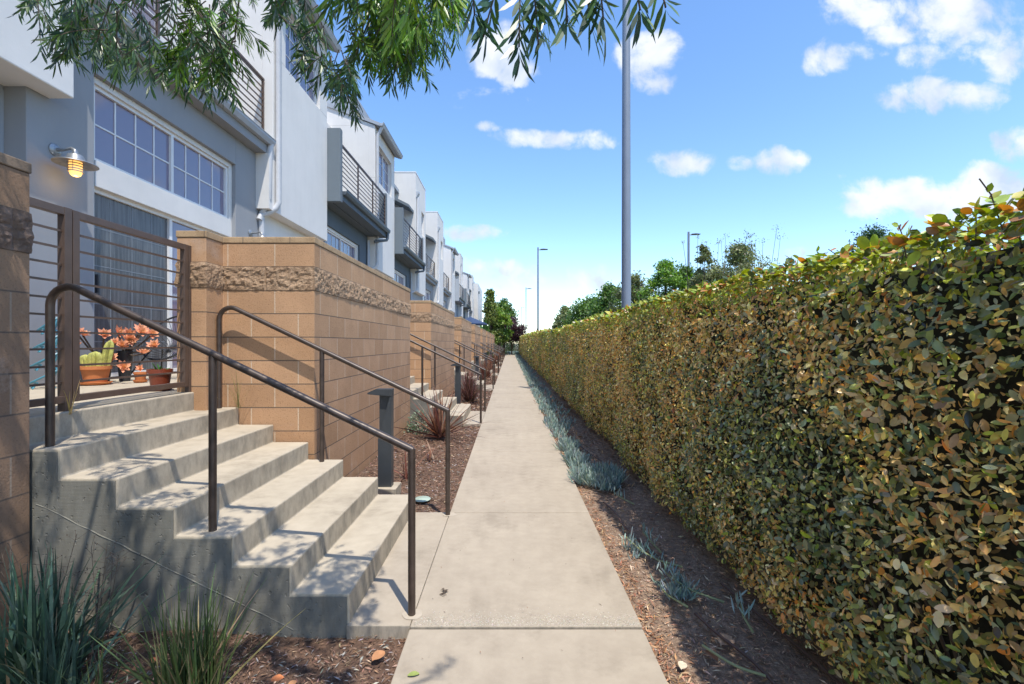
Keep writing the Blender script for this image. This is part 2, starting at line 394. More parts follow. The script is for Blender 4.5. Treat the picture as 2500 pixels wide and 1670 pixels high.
# leaf templates: (along, side, up)
T_OVAL = (np.array([(0,0,0),(.28,0,-.02),(.68,0,-.02),(1,0,.0),(.25,.24,.05),(.65,.24,.05),(.25,-.24,.05),(.65,-.24,.05)], dtype=np.float32),
          [(0,1,4),(1,2,5,4),(2,3,5),(0,6,1),(1,6,7,2),(2,7,3)])
T_ROUND = (np.array([(0,0,0),(.5,0,-.03),(1,0,0),(.14,.16,.03),(.40,.28,.05),(.72,.25,.04),(.92,.11,.01),(.14,-.16,.03),(.40,-.28,.05),(.72,-.25,.04),(.92,-.11,.01)], dtype=np.float32),
          [(0,1,4,3),(1,2,6,5),(1,5,4),(0,7,8,1),(1,9,10,2),(1,8,9)])
T_DIA = (np.array([(0,0,0),(.45,.3,.04),(1,0,0),(.45,-.3,.04)], dtype=np.float32), [(0,3,2,1)])
T_LANCE = (np.array([(0,0,0),(.35,.5,.0),(.75,.38,.0),(1,0,-.03),(.75,-.38,.0),(.35,-.5,.0)], dtype=np.float32), [(0,5,4,3,2,1)])
def norm(a): return a/np.maximum(np.linalg.norm(a, axis=1, keepdims=True), 1e-9)
def leaves(P, A, N, L, Wd, cols, tmpl, bend=None):
    """P base points, A axis dirs, N normals, L length, Wd width"""
    n = len(P); A = norm(A); N = norm(N - A*np.sum(A*N, axis=1, keepdims=True)); S = np.cross(N, A)
    tv, tf = tmpl; k = len(tv); L = np.asarray(L).reshape(-1, 1, 1); Wd = np.asarray(Wd).reshape(-1, 1, 1)
    al = tv[None, :, 0:1]*L; si = tv[None, :, 1:2]*Wd; up = tv[None, :, 2:3]*L
    if bend is not None: up = up - np.asarray(bend).reshape(-1, 1, 1)*(tv[None, :, 0:1]**2)*L
    V = P[:, None, :] + A[:, None, :]*al + S[:, None, :]*si + N[:, None, :]*up
    idx = np.concatenate([np.array(f) for f in tf]); fs = np.array([len(f) for f in tf])
    lv = (idx[None, :] + (np.arange(n)*k)[:, None]).ravel(); fsz = np.tile(fs, n)
    return V.reshape(-1, 3), (lv, fsz), np.repeat(cols, k, axis=0)
def merge(parts):
    vs, ls, fs, cs = [], [], [], []; o = 0
    for V, (lv, fz), c in parts:
        vs.append(V); ls.append(lv+o); fs.append(fz); cs.append(c); o += len(V)
    return np.concatenate(vs), (np.concatenate(ls), np.concatenate(fs)), np.concatenate(cs)
def pick(pal, wts, n, jit=.18):
    pal = np.array(pal); w = np.array(wts)/sum(wts); i = rng.choice(len(pal), n, p=w)
    c = pal[i]*(1+rng.normal(0, jit, (n, 1)))*(1+rng.normal(0, .06, (n, 3)))
    return np.clip(c, .004, .9)
def rdir(n): return norm(rng.normal(size=(n, 3)))
_g = rng.random((64, 64))
def vn(x, y):
    """smooth 2D value noise, vectorised"""
    x = np.asarray(x, float); y = np.asarray(y, float); xi = np.floor(x).astype(int); yi = np.floor(y).astype(int); fx = x-xi; fy = y-yi
    fx = fx*fx*(3-2*fx); fy = fy*fy*(3-2*fy)
    a = _g[xi % 64, yi % 64]; b = _g[(xi+1) % 64, yi % 64]; c = _g[xi % 64, (yi+1) % 64]; d = _g[(xi+1) % 64, (yi+1) % 64]
    return (a*(1-fx)+b*fx)*(1-fy)+(c*(1-fx)+d*fx)*fy - .5

# ------------------------------------------------------------------ layout numbers
PL, PR = -.51, .68                        # path edges
ST = [2.36, 8.2, 14.4, 20.6, 26.8, 33.0, 39.2, 45.4]   # stair near edges
SW = 1.58
WX = -1.69; GX = -2.62
WTOP = 2.37; PAT = 1.05
ORD = ['nearest', 'second', 'third', 'fourth', 'fifth', 'sixth', 'seventh', 'eighth', 'ninth', 'tenth']
PATH_END = 58

# ------------------------------------------------------------------ ground, path, beds
def grid_sheet(name, x0, x1, y0, y1, nx, ny, zf, mat, **kw):
    X, Y = np.meshgrid(np.linspace(x0, x1, nx+1), np.linspace(y0, y1, ny+1)); Z = zf(X, Y)
    V = np.stack([X, Y, Z], -1).reshape(-1, 3); i = np.arange(nx*ny); r = i//nx; c = i % nx; a = r*(nx+1)+c
    lv = np.stack([a, a+1, a+nx+2, a+nx+1], -1).ravel(); fs = np.full(nx*ny, 4)
    o = mk(name, V, (lv, fs), mat, smooth=True); return tag(o, kind='structure')
g = MB(); g.v = [(-900, -300, -.14), (900, -300, -.14), (900, 1500, -.14), (-900, 1500, -.14)]; g.f = [(0, 1, 2, 3)]
tag(g.build('ground', M['ground']), kind='structure')
g = MB(); g.box(5.2, 13.2, -60, 300, -.13, -.09); tag(g.build('road', M['asphalt']), kind='structure')

pth = MB()
joints = [-3.0, -.9, .8, 2.325, 3.9, 6.1, 8.16, 9.8, 12.15, 14.4]
y_ = 15.98
while y_ < PATH_END: joints.append(y_); y_ += 2.05
for a, b in zip(joints[:-1], joints[1:]):
    gap = .006 if abs(b-2.325) < .01 or abs(a-2.325) < .01 else .0028
    zt = -.006 if b < 2.4 else 0
    pth.box(PL, PR, a+gap, b-gap, -.14, zt)
pth.box(PL, PR, joints[-1]+.003, PATH_END, -.14, 0)
for s in ST: pth.box(-.84, PL-.003, s-.02, s+SW-.03, -.14, -.001)
# the curving end of the path
prev = None
for k in range(14):
    a = k/13*R(75); cx_, cy_ = PL-3.2, PATH_END
    ro, ri = (PR-cx_), (PL-cx_)
    cur = ((cx_+ri*cos(a), cy_+ri*sin(a)), (cx_+ro*cos(a), cy_+ro*sin(a)))
    if prev:
        pth.prism([prev[0], prev[1], cur[1], cur[0]], 'z', -.14, -.002)
    prev = cur
po = pth.build('footpath', M['concrete'], bevel=.005); tag(po, kind='structure')
# rough exposed-aggregate lip of the slab at the wide joint, scattered as small stones in the concrete
n = 2600; P = np.stack([rng.uniform(PL+.01, PR-.01, n), 2.335+np.abs(rng.normal(0, .055, n)), np.full(n, .0005)], -1)
P = P[P[:, 1] < 2.52]; n = len(P)
ag = leaves(P, np.concatenate([rng.normal(size=(n, 2)), np.zeros((n, 1))], 1), np.tile([[0, 0, 1.]], (n, 1))+rng.normal(0, .2, (n, 3)), rng.uniform(.003, .009, n), rng.uniform(.004, .009, n),
            pick([(.46, .41, .33), (.33, .29, .23), (.54, .5, .42), (.25, .22, .18)], [4, 2, 3, 1], n, .1), T_DIA)
mk('path_aggregate', *ag[:2], M['chips'], cols=ag[2])
bpy.data.objects['path_aggregate']['kind'] = 'stuff'; tag(bpy.data.objects['path_aggregate'], 'band of small pale stones showing in the concrete at the wide path joint', 'aggregate')

nd = 150; Yd = 2*(20**rng.random(nd)); Pd = np.stack([rng.uniform(-.8, PR-.02, nd), Yd, np.full(nd, .002)], -1); Pd[Pd[:, 1] > 3.8, 0] = rng.uniform(PL+.02, PR-.02, (Pd[:, 1] > 3.8).sum())
ad = leaves(Pd, np.concatenate([rng.normal(size=(nd, 2)), np.zeros((nd, 1))], 1), np.tile([[0, 0, 1.]], (nd, 1))+rng.normal(0, .3, (nd, 3)), rng.uniform(.008, .03, nd), rng.uniform(.003, .007, nd), pick([(.12, .08, .05), (.25, .17, .1), (.07, .06, .05), (.3, .12, .05)], [3, 3, 2, 1], nd, .2), T_DIA)
o = mk('path_debris', ad[0], ad[1], M['chips'], cols=ad[2]); tag(o, 'scattered crumbs and bits of dry leaf on the path', 'debris', kind='stuff')
def zl(X, Y): return -.045+.06*np.clip((-X-.9)/.8, 0, 1)*np.clip((Y-3.9)*5, 0, 1)+.03*vn(X*3, Y*3)+.012*vn(X*12+5, Y*12)
def zr(X, Y): return -.035+.03*vn(X*3+9, Y*3)+.012*vn(X*14+5, Y*14)
grid_sheet('planting_bed', -2.5, PL-.002, -1.5, 2.36, 70, 130, lambda X, Y: -.075+.035*vn(X*3, Y*3)+.03*np.clip(-X-1, 0, 1.3)+.012*vn(X*12+5, Y*12)+.02*np.clip(-.62-X, 0, .1)*5, M['mulch'])
grid_sheet('planting_bed', WX+.02, PL-.002, 3.9, 60, 30, 1100, zl, M['mulch'])
grid_sheet('hedge_bed', PR+.002, 2.6, -1.5, 66, 36, 1500, zr, M['soil'])
g = MB()
g.box(-9, -2.7, -3, 52, -.2, PAT-.004)
po = g.build('patio_floor', M['stair']); tag(po, kind='structure')

# chips, litter
def chips(n, x0, x1, y0, y1, zf, pal, wts, L, dens_y=True, tilt=.35):
    X = rng.uniform(x0, x1, n); U = rng.random(n)
    Y = y0*(y1/y0)**U if dens_y else rng.uniform(y0, y1, n)
    Z = zf(X, Y)+rng.uniform(.000, .012, n)
    A = rng.normal(size=(n, 3)); A[:, 2] *= tilt*.5; N = np.tile([[0, 0, 1.]], (n, 1))+rng.normal(0, tilt, (n, 3))
    l = rng.uniform(.4, 1.3, n)*L; w = l*rng.uniform(.12, .4, n)
    sc_ = np.clip(Y/4, 1, 3) if dens_y else 1
    return leaves(np.stack([X, Y, Z], -1), A, N, l*sc_, w*sc_, pick(pal, wts, n, .25), T_DIA)
BR = [(.26, .15, .095), (.16, .085, .052), (.38, .26, .18), (.09, .05, .035), (.33, .30, .27)]
def znear(X, Y): return -.072+.035*vn(X*3, Y*3)+.03*np.clip(-X-1, 0, 1.3)+.012*vn(X*12+5, Y*12)+.02*np.clip(-.62-X, 0, .1)*5
parts = [chips(17000, -2.45, PL-.02, .9, 2.36, znear, BR, [4, 4, 2, 3, 2], .034), chips(30000, WX+.03, PL-.02, 3.95, 40, zl, BR, [4, 4, 2, 2, 1.2], .036)]
a = merge(parts); o = mk('bark_mulch', a[0], a[1], M['chips'], cols=a[2]); tag(o, 'brown shredded bark mulch spread over the beds left of the path', 'mulch', kind='stuff')
parts = [chips(26000, PR+.02, 1.75, 1.2, 12, zr, [(.34, .19, .115), (.48, .31, .20), (.18, .10, .065), (.6, .48, .36)], [4, 3, 4, 1], .026),
         chips(3500, PR-.005, PR+.10, 1.5, 20, zr, [(.42, .22, .11), (.5, .33, .2), (.28, .12, .06)], [3, 2, 2], .042, tilt=.6)]
parts.append(chips(2600, PR+.1, 1.6, 1.4, 14, zr, [(.42, .24, .13), (.34, .18, .09), (.5, .38, .25)], [3, 3, 2], .045, tilt=.6))
a = merge(parts); o = mk('leaf_litter', a[0], a[1], M['chips'], cols=a[2]); tag(o, 'dark soil crumbs and tan dry leaf litter along the foot of the hedge', 'leaf litter', kind='stuff')

# fallen leaves that can be told apart
def curled_leaf(x, y, z, L, W_, rot, col, label, group=None):
    n_ = 6; V = []; F = []
    for i in range(n_+1):
        t = i/n_; w = W_*math.sin(pi*min(1, t*.92+.06))**.7*.5
        for s in (-1, 0, 1): V.append((t*L-L/2, s*w, .12*L*(abs(s)*1.0)+.18*L*math.sin(t*3)*(.5+.3*s)))
    for i in range(n_):
        for j in range(2): a_ = i*3+j; F.append((a_, a_+1, a_+4, a_+3))
    V = np.array(V); c, s = cos(rot), sin(rot); V = np.stack([V[:, 0]*c-V[:, 1]*s+x, V[:, 0]*s+V[:, 1]*c+y, V[:, 2]+z], -1)
    o = mk('fallen_leaf', V, F, M['chips'], origin=(x, y, z), cols=np.tile([col], (len(V), 1)), smooth=True)
    return tag(o, label, 'leaf', group)
for (x, y, z, L, W_, r, c, lb) in [
  (-1.02, 2.0, -.03, .05, .035, .3, (.5, .17, .06), 'orange dry leaf on the mulch right of the second grass clump'),
  (-.94, 1.97, -.03, .045, .03, 1.3, (.45, .22, .1), 'tan curled leaf on the mulch closest to the bottom edge'),
  (-1.66, 2.12, -.03, .045, .03, 2.3, (.45, .16, .07), 'rusty leaf on the mulch between the two grass clumps'),
  (-.62, 2.16, -.04, .07, .05, .9, (.42, .2, .09), 'orange leaf lying by the corner of the path slab'),
  (1.06, 2.22, -.01, .09, .07, .5, (.45, .28, .17), 'large curled brown leaf on the soil beside the drip line'),
  (.94, 2.12, -.01, .07, .05, 2.0, (.36, .16, .08), 'rust brown leaf left of the large curled leaf'),
  (.78, 2.05, -.005, .05, .04, 1.0, (.6, .5, .36), 'pale cream leaf at the path edge near the bottom of the picture'),
  (-.42, 1.99, -.004, .05, .022, .2, (.25, .3, .08), 'small green leaf lying on the front path slab')]:
    curled_leaf(x, y, z, L, W_, r, c, lb)
# dry twig sprig on the path
tw = MB(); bx, by = -.405, 2.62
for i in range(12):
    a_ = -.6+i*.33+rng.normal(0, .1); l = rng.uniform(.03, .055); t0 = i/12*.06
    tw.tube([(bx+t0*.8, by+t0*.5, .006), (bx+t0*.8+cos(a_)*l*.6, by+t0*.5+sin(a_)*l*.6, .012), (bx+t0*.8+cos(a_)*l, by+t0*.5+sin(a_)*l, .006)], .0018, 5, radii=[.001, .0026, .0005])
tag(tw.build('dry_sprig', M['bark'], origin=(bx, by, 0)), 'small dry brown sprig lying on the concrete path', 'sprig')
# cracks of grime round the foot of stair one: mortar dust collars at the posts
for i, (x, y) in enumerate([(-.527, 2.43), (-.52, 3.85)]):
    V = [(x, y, .0035)]; nn_ = 22
    for k in range(nn_):
        a_ = 2*pi*k/nn_; r = .045*(1+.3*mn.noise(Vector((cos(a_)*1.3, sin(a_)*1.3, i*4.))));  V.append((x+.012+r*1.25*cos(a_), y+r*sin(a_), .002))
    o = mk('grout_patch', V, [(0, k+1, (k+1) % nn_+1) for k in range(nn_)], M['cap'] if 0 else m_simple('pale_grout', (.42, .36, .28), .9, var=.08, scale=30), origin=(x, y, 0))
    tag(o, ['pale grout patch round the foot of the nearest handrail post', 'pale grout patch round the foot of the second handrail by the mulch'][i], 'grout patch')

# ------------------------------------------------------------------ staircases, handrails
def make_stair(s, seam=True):
    t = thing('concrete_staircase', 'x', 'staircase', (-1.7, s+SW/2, 0), 'concrete staircases up from the path')
    m = MB(); poly = [(-.83, -.14)]
    for k in range(6):
        x = -.83-.3*k; poly.append((x, .15*(k+1)))
        x2 = x-.3 if k < 5 else -2.58
        poly.append((x2, .15*(k+1)))
    poly += [(-2.58, PAT+.001), (-2.74, PAT+.001), (-2.74, -.14)]
    m.prism(poly, 'y', s, s+SW-.02)
    o = m.build('steps', M['stair'], t); bev(o, .009, 2)
    sp_ = [(-.842, -.14)]
    for k in range(6):
        x = -.842-.3*k; sp_.append((x, .15*(k+1)-.014)); sp_.append(((x-.3) if k < 5 else -2.5, .15*(k+1)-.014))
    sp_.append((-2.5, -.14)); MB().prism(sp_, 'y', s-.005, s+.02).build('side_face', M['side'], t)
    if seam:
        m = MB()
        for (xa, za, xb, zb, w) in [(-2.45, .62, -1.12, -.03, .0035), (-2.45, .16, -1.95, -.05, .003)]:
            pts = []
            for i in range(25):
                q = i/24; pts.append((xa+(xb-xa)*q+rng.normal(0, .002), s-.0045, za+(zb-za)*q+rng.normal(0, .003)))
            m.tube(pts, w, 5, radii=[w*rng.uniform(.6, 1.3) for _ in pts])
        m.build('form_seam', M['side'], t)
    return t
def arc(c, r, a0, a1, n=8):
    return [(c[0]+r*cos(a0+(a1-a0)*i/n), c[1]+r*sin(a0+(a1-a0)*i/n)) for i in range(n+1)]
def make_rail(y):
    t = thing('handrail', 'x', 'handrail', (-.52, y, 0), 'bronze handrails on the staircases')
    r = .0198
    # rail runs from foot post, up the slope, bends down to the top post (x,z)
    xt, zt0 = -2.40, 1.77; xb, zb = -.522, .885
    sl = math.atan2(zt0-zb, -(xt-xb)-.03)
    pts = [(xb+.004, y, zb-.006), (xb-.02, y, zb+.006)]
    th = sl; rad = .10
    ex = xt
    # bend centre
    sx_, sz_ = xt+rad*sin(th)*1.0+.02, zt0
    px = xt+.09
    pz = zb+(xb-px)*math.tan(th)
    pts.append((px, y, pz))
    cx_ = px-rad*sin(th); cz_ = pz-rad*cos(th)
    cx_, cz_ = px-rad*sin(th), pz-rad*cos(th)
    a0 = pi/2-th; 
    pp = arc((cx_, cz_), rad, a0, pi, 9)[1:]
    pts += [(p, y, q) for p, q in pp]
    xe = pp[-1][0]
    pts.append((xe, y, .89))
    MB().tube(pts, r, 14).build('rail', M['bronze'], t, smooth=True)
    MB().tube([(xb, y, -.01), (xb, y, zb+.002)], r, 14).build('post', M['bronze'], t, smooth=True)
    xm = -1.585; MB().tube([(xm, y, .44), (xm, y, zb+(xb-xm)*math.tan(th)-.01)], r*.98, 14).build('post', M['bronze'], t, smooth=True)
    return t
s0 = make_stair(ST[0]); s0['label'] = 'concrete staircase nearest the camera, dappled with tree shade'
s1 = make_stair(ST[1], False); s1['label'] = 'second concrete staircase, pale steps showing behind the first long block wall'
r0 = make_rail(ST[0]+.07); r0['label'] = 'large bronze handrail nearest the camera, its foot on the front path slab'
r1 = make_rail(ST[0]+1.485); r1['label'] = 'bronze handrail on the nearest staircase against the tan block wall'
for k in range(1, 8):
    d = ST[k]-ST[1]
    if k > 1: copy_tree(s1, (0, d, 0), f'{ORD[k]} staircase along the path, its end step between mulch beds')
    copy_tree(r0, (0, ST[k]-ST[0], 0), f'near-side handrail of the {ORD[k]} staircase')
    copy_tree(r1, (0, ST[k]-ST[0]-.02, 0), f'wall-side handrail of the {ORD[k]} staircase along the path')

# ------------------------------------------------------------------ block walls
def offset_ring(path, w):
    """axis-aligned polyline -> list of boxes for a wall of width w (centre line)"""
    bs = []
    for (a, b) in zip(path[:-1], path[1:]):
        bs.append((min(a[0], b[0]), max(a[0], b[0]), min(a[1], b[1]), max(a[1], b[1])))
    return bs
def wall_poly(y0, y1, jog0=True, jog1=True):
    """outline (x,y) of a block wall: pier at the gate, arm to the path, long face, return"""
    th = .2; P_ = []
    P_ += [(-2.48, y0-.22), (-2.48, y0), (WX, y0), (WX, y1), (-2.45, y1), (-2.45, y1+.44), (-2.65, y1+.44), (-2.65, y1-th), (WX-th, y1-th), (WX-th, y0+th), (-2.72, y0+th), (-2.72, y0-.22)]
    return P_
def band(poly, z0, z1, amp, step, seed, close=True):
    """rough split-face ring following the outline, displaced outwards"""
    V = []; F = []; nz_ = max(3, int((z1-z0)/step)); cols = 0
    ring = []
    n = len(poly)
    area = sum(poly[i][0]*poly[(i+1) % n][1]-poly[(i+1) % n][0]*poly[i][1] for i in range(n)); sg = 1 if area > 0 else -1
    for i in range(n):
        a = Vector((*poly[i], 0)); b = Vector((*poly[(i+1) % n], 0)); d = b-a; L = d.length; k = max(1, int(L/step)); nr = Vector((d.y, -d.x, 0)).normalized()*sg
        pr = Vector((*poly[i-1], 0)); dp = a-pr; nrp = Vector((dp.y, -dp.x, 0)).normalized()*sg
        for j in range(k):
            p = a+d*(j/k); nn2 = nr if j else (nr+nrp)*.6; ring.append((p, nn2))
    for zi in range(nz_+1):
        z = z0+(z1-z0)*zi/nz_; edge = min(zi, nz_-zi); ef = min(1, edge/2.0)
        for (p, nn2) in ring:
            q = Vector((p.x*1.0+seed, p.y, z))
            h = .55+.6*mn.noise(q*7)+1.0*mn.noise(q*21)+.8*mn.noise(q*48)
            sj = ((p.x+p.y)/.4064+.5) % 1.0; gj = min(1, min(sj, 1-sj)*.4064/.014); blk = math.floor((p.x+p.y)/.4064+.5); h = (h+.35*math.sin(blk*7.3+seed))*gj-.5*(1-gj); h = max(-.5, h); V.append(tuple(p+nn2*(amp*h*(.25+.75*ef)+.004)+Vector((0, 0, z)) + Vector((0, 0, mn.noise(q*31)*step*.5*ef))))
    m = len(ring)
    for zi in range(nz_):
        for j in range(m):
            a = zi*m+j; b = zi*m+(j+1) % m; F.append((a, b, b+m, a+m) if sg > 0 else (a, a+m, b+m, b))
    F.append(tuple(range(m)) if sg < 0 else tuple(range(m-1, -1, -1))); F.append(tuple(nz_*m+j for j in (range(m) if sg > 0 else range(m-1, -1, -1))))
    return V, F
def make_wall(poly, label, step=.016, group='tan block walls between the staircases', bm_='block'):
    cx_ = sum(p[0] for p in poly)/len(poly); cy_ = sum(p[1] for p in poly)/len(poly)
    t = thing('block_wall', label, 'block wall', (0, round(min(p[1] for p in poly)/.4064)*.4064, 0), group)
    zc = WTOP-.055; zb1 = zc-.2032; zb0 = zc-.4064
    m = MB(); m.prism(poly, 'z', -.14, zb0+.002); m.build('lower_wall', M[bm_], t, bevel=.004)
    m = MB(); m.prism(poly, 'z', zb1-.001, zc-.001); m.build('upper_course', M[bm_], t, bevel=.004)
    V, F = band(poly, zb0, zb1, .0125, step, cy_)
    o = mk('split_face_band', V, F, M['rock' if bm_ == 'block' else 'rock_old'], t, smooth=False)
    # cap stones with joints: outline grown by 6 mm
    n = len(poly); area = sum(poly[i][0]*poly[(i+1) % n][1]-poly[(i+1) % n][0]*poly[i][1] for i in range(n)); sg = 1 if area > 0 else -1
    cp = []
    for i in range(n):
        a = Vector(poly[i-1]); b = Vector(poly[i]); c = Vector(poly[(i+1) % n]); d1 = (b-a).normalized(); d2 = (c-b).normalized()
        n1 = Vector((d1.y, -d1.x))*sg; n2 = Vector((d2.y, -d2.x))*sg; q = b+(n1+n2)*.006; cp.append((q.x, q.y))
    m = MB(); m.prism(cp, 'z', zc+.0005, WTOP); m.build('cap_course', M['capb' if bm_ == 'block' else 'cap_old'], t, bevel=.006)
    return t
def m_cap():
    t = NT('cap_joints'); g = t.n('ShaderNodeNewGeometry'); sp = t.n('ShaderNodeSeparateXYZ'); t.l(g.outputs['True Normal'], sp.inputs[0])
    so = t.n('ShaderNodeSeparateXYZ'); t.l(t.tc.outputs['Object'], so.inputs[0])
    s_ = t.math('ADD', so.outputs[0], so.outputs[1]); fr = t.math('FRACT', t.math('DIVIDE', s_, .4064)); jt = t.math('LESS_THAN', fr, .018)
    c = t.ramp(t.noise(5, 6, .7), [(.3, (.27, .18, .10)), (.7, (.48, .33, .19))]); c = t.mix(jt, c, (.17, .12, .08))
    v1 = t.noise(95, 3, .7); c = t.mix(.6, c, t.ramp(v1, [(.33, (.45, .4, .36)), (.45, (1, 1, 1))]), 'MULTIPLY')
    return t.done(c, .93, 0, t.bump(v1, .6, .004))
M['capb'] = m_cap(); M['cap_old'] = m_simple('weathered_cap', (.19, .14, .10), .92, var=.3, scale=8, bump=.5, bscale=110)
w1 = make_wall(wall_poly(ST[0]+SW, 7.74), 'long tan block wall beside the nearest staircase, rough band of split stone below its cap', .013)
w2 = make_wall(wall_poly(ST[1]+SW, ST[2]-.46), 'second block wall along the path, between the second and third staircases', .022)
for k in range(2, 8):
    copy_tree(w2, (0, ST[k]-ST[1], 0), f'{ORD[k]} block wall along the path, past the {ORD[k]} staircase' if k < 7 else 'farthest block wall, last before the trees')
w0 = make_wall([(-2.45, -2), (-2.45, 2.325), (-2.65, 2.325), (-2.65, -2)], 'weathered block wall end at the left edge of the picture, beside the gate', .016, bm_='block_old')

# ------------------------------------------------------------------ gates
def make_gate(s):
    t = thing('metal_gate', 'x', 'gate', (GX, s+.9, PAT), 'brown barred patio gates')
    ya, yb, yc, yd = s-.03, s+.30, s+.37, s+1.33
    zt, zb = 2.245, 1.10
    fx = thing('fixed_panel', None, None); fx.parent = t
    bpy.data.objects.remove(fx)
    m = MB(); m.box(GX-.02, GX+.02, ya, yb, zt-.045, zt); m.box(GX-.02, GX+.02, ya, yb, zb, zb+.04)
    m.box(GX-.022, GX+.022, yb-.002, yb+.045, PAT-.01, zt+.002); fp = m.build('fixed_panel', M['bronze_light'], t, bevel=.002)
    n_ = 10; m = MB()
    for i in range(1, n_+1):
        z = zb+.02+(zt-zb-.06)*i/(n_+1); m.box(GX-.006, GX+.006, ya, yb-.002, z-.006, z+.006)
    m.build('bars', M['bronze_light'], fp)
    m = MB(); m.box(GX-.02, GX+.02, yc-.018, yc+.025, zb, zt); m.box(GX-.02, GX+.02, yd-.045, yd, zb, zt)
    m.box(GX-.019, GX+.019, yc+.025, yd-.045, zt-.045, zt-.001); m.box(GX-.019, GX+.019, yc+.025, yd-.045, zb+.001, zb+.04)
    lf = m.build('gate_leaf', M['bronze_light'], t, bevel=.002); m = MB()
    for i in range(1, n_+1):
        z = zb+.02+(zt-zb-.06)*i/(n_+1); m.box(GX-.006, GX+.006, yc+.02, yd-.04, z-.006, z+.006)
    m.build('bars', M['bronze_light'], lf)
    MB().box(GX-.02, GX+.02, yd+.008, yd+.05, PAT-.01, zt).build('gate_post', M['bronze_light'], t, bevel=.002)
    return t
g0 = make_gate(ST[0]); g0['label'] = 'brown steel gate with horizontal bars at the top of the nearest staircase'
for k in (1, 2, 3):
    c = copy_tree(g0, (0, ST[k]-ST[0], 0), f'brown barred gate at the top of the {ORD[k]} staircase')

# ------------------------------------------------------------------ houses
FX = -4.4; BX = -4.17
def make_window(par, X, y0, y1, z0, z1, halves, cols, rows, pane='pane', fw=.04, white='trim', name='window', lite=True):
    m = MB(); m.box(X-.06, X, y0, y0+fw, z0, z1).box(X-.06, X, y1-fw, y1, z0, z1).box(X-.06, X-.001, y0+fw, y1-fw, z1-fw, z1).box(X-.06, X-.001, y0+fw, y1-fw, z0, z0+fw)
    hw = (y1-y0-2*fw)/halves
    for h in range(1, halves): yy_ = y0+fw+hw*h; m.box(X-.055, X-.002, yy_-fw*.55, yy_+fw*.55, z0+fw, z1-fw)
    w = m.build(name, M[white], par)
    p = MB(); p.box(X-.05, X-.035, y0+fw*.5, y1-fw*.5, z0+fw*.5, z1-fw*.5); p.build('pane', M[pane], w)
    if lite and cols*rows > 1:
        q = MB(); t_ = .009
        for h in range(halves):
            a = y0+fw+hw*h
            for c_ in range(1, cols): yy_ = a+hw*c_/cols; q.box(X-.0345, X-.026, yy_-t_, yy_+t_, z0+fw, z1-fw)
            for r_ in range(1, rows): zz = z0+(z1-z0)*r_/rows; q.box(X-.034, X-.025, a, a+hw, zz-t_, zz+t_)
        q.build('muntin', M[white], w)
    return w
def pipe(par, pts, r, mat, name='downspout'):
    m = MB(); m.tube(pts, r, 12)
    for z in ():
        pass
    return m.build(name, M[mat], par, smooth=True)
def gutter(par, X, y0, y1, z, mat, name='gutter', w=.11, h=.1):
    prof = [(X, z-h), (X+w*.65, z-h), (X+w, z-h*.35), (X+w, z), (X+w+.012, z), (X+w+.012, z+.012), (X+w-.012, z+.012), (X+w-.012, z-.02), (X+.0, z-.02)]
    return MB().prism(prof, 'y', y0, y1).build(name, M[mat], par, bevel=.003)
def railing(par, X, y0, y1, z0, z1, nb=9, posts=3, name='balcony_railing'):
    m = MB(); m.box(X-.02, X+.02, y0, y1, z1-.035, z1); yr = np.linspace(y0+.02, y1-.02, posts)
    for y in yr: m.box(X-.016, X+.016, y-.018, y+.018, z0-.12, z1-.036)
    r = m.build(name, M['bronze_light'], par); m = MB()
    for i in range(nb):
        z = z0+(z1-.06-z0)*i/(nb-1); m.box(X-.008, X+.008, y0+.01, y1-.01, z-.009, z+.009)
    m.build('bars', M['bronze_light'], r); return r
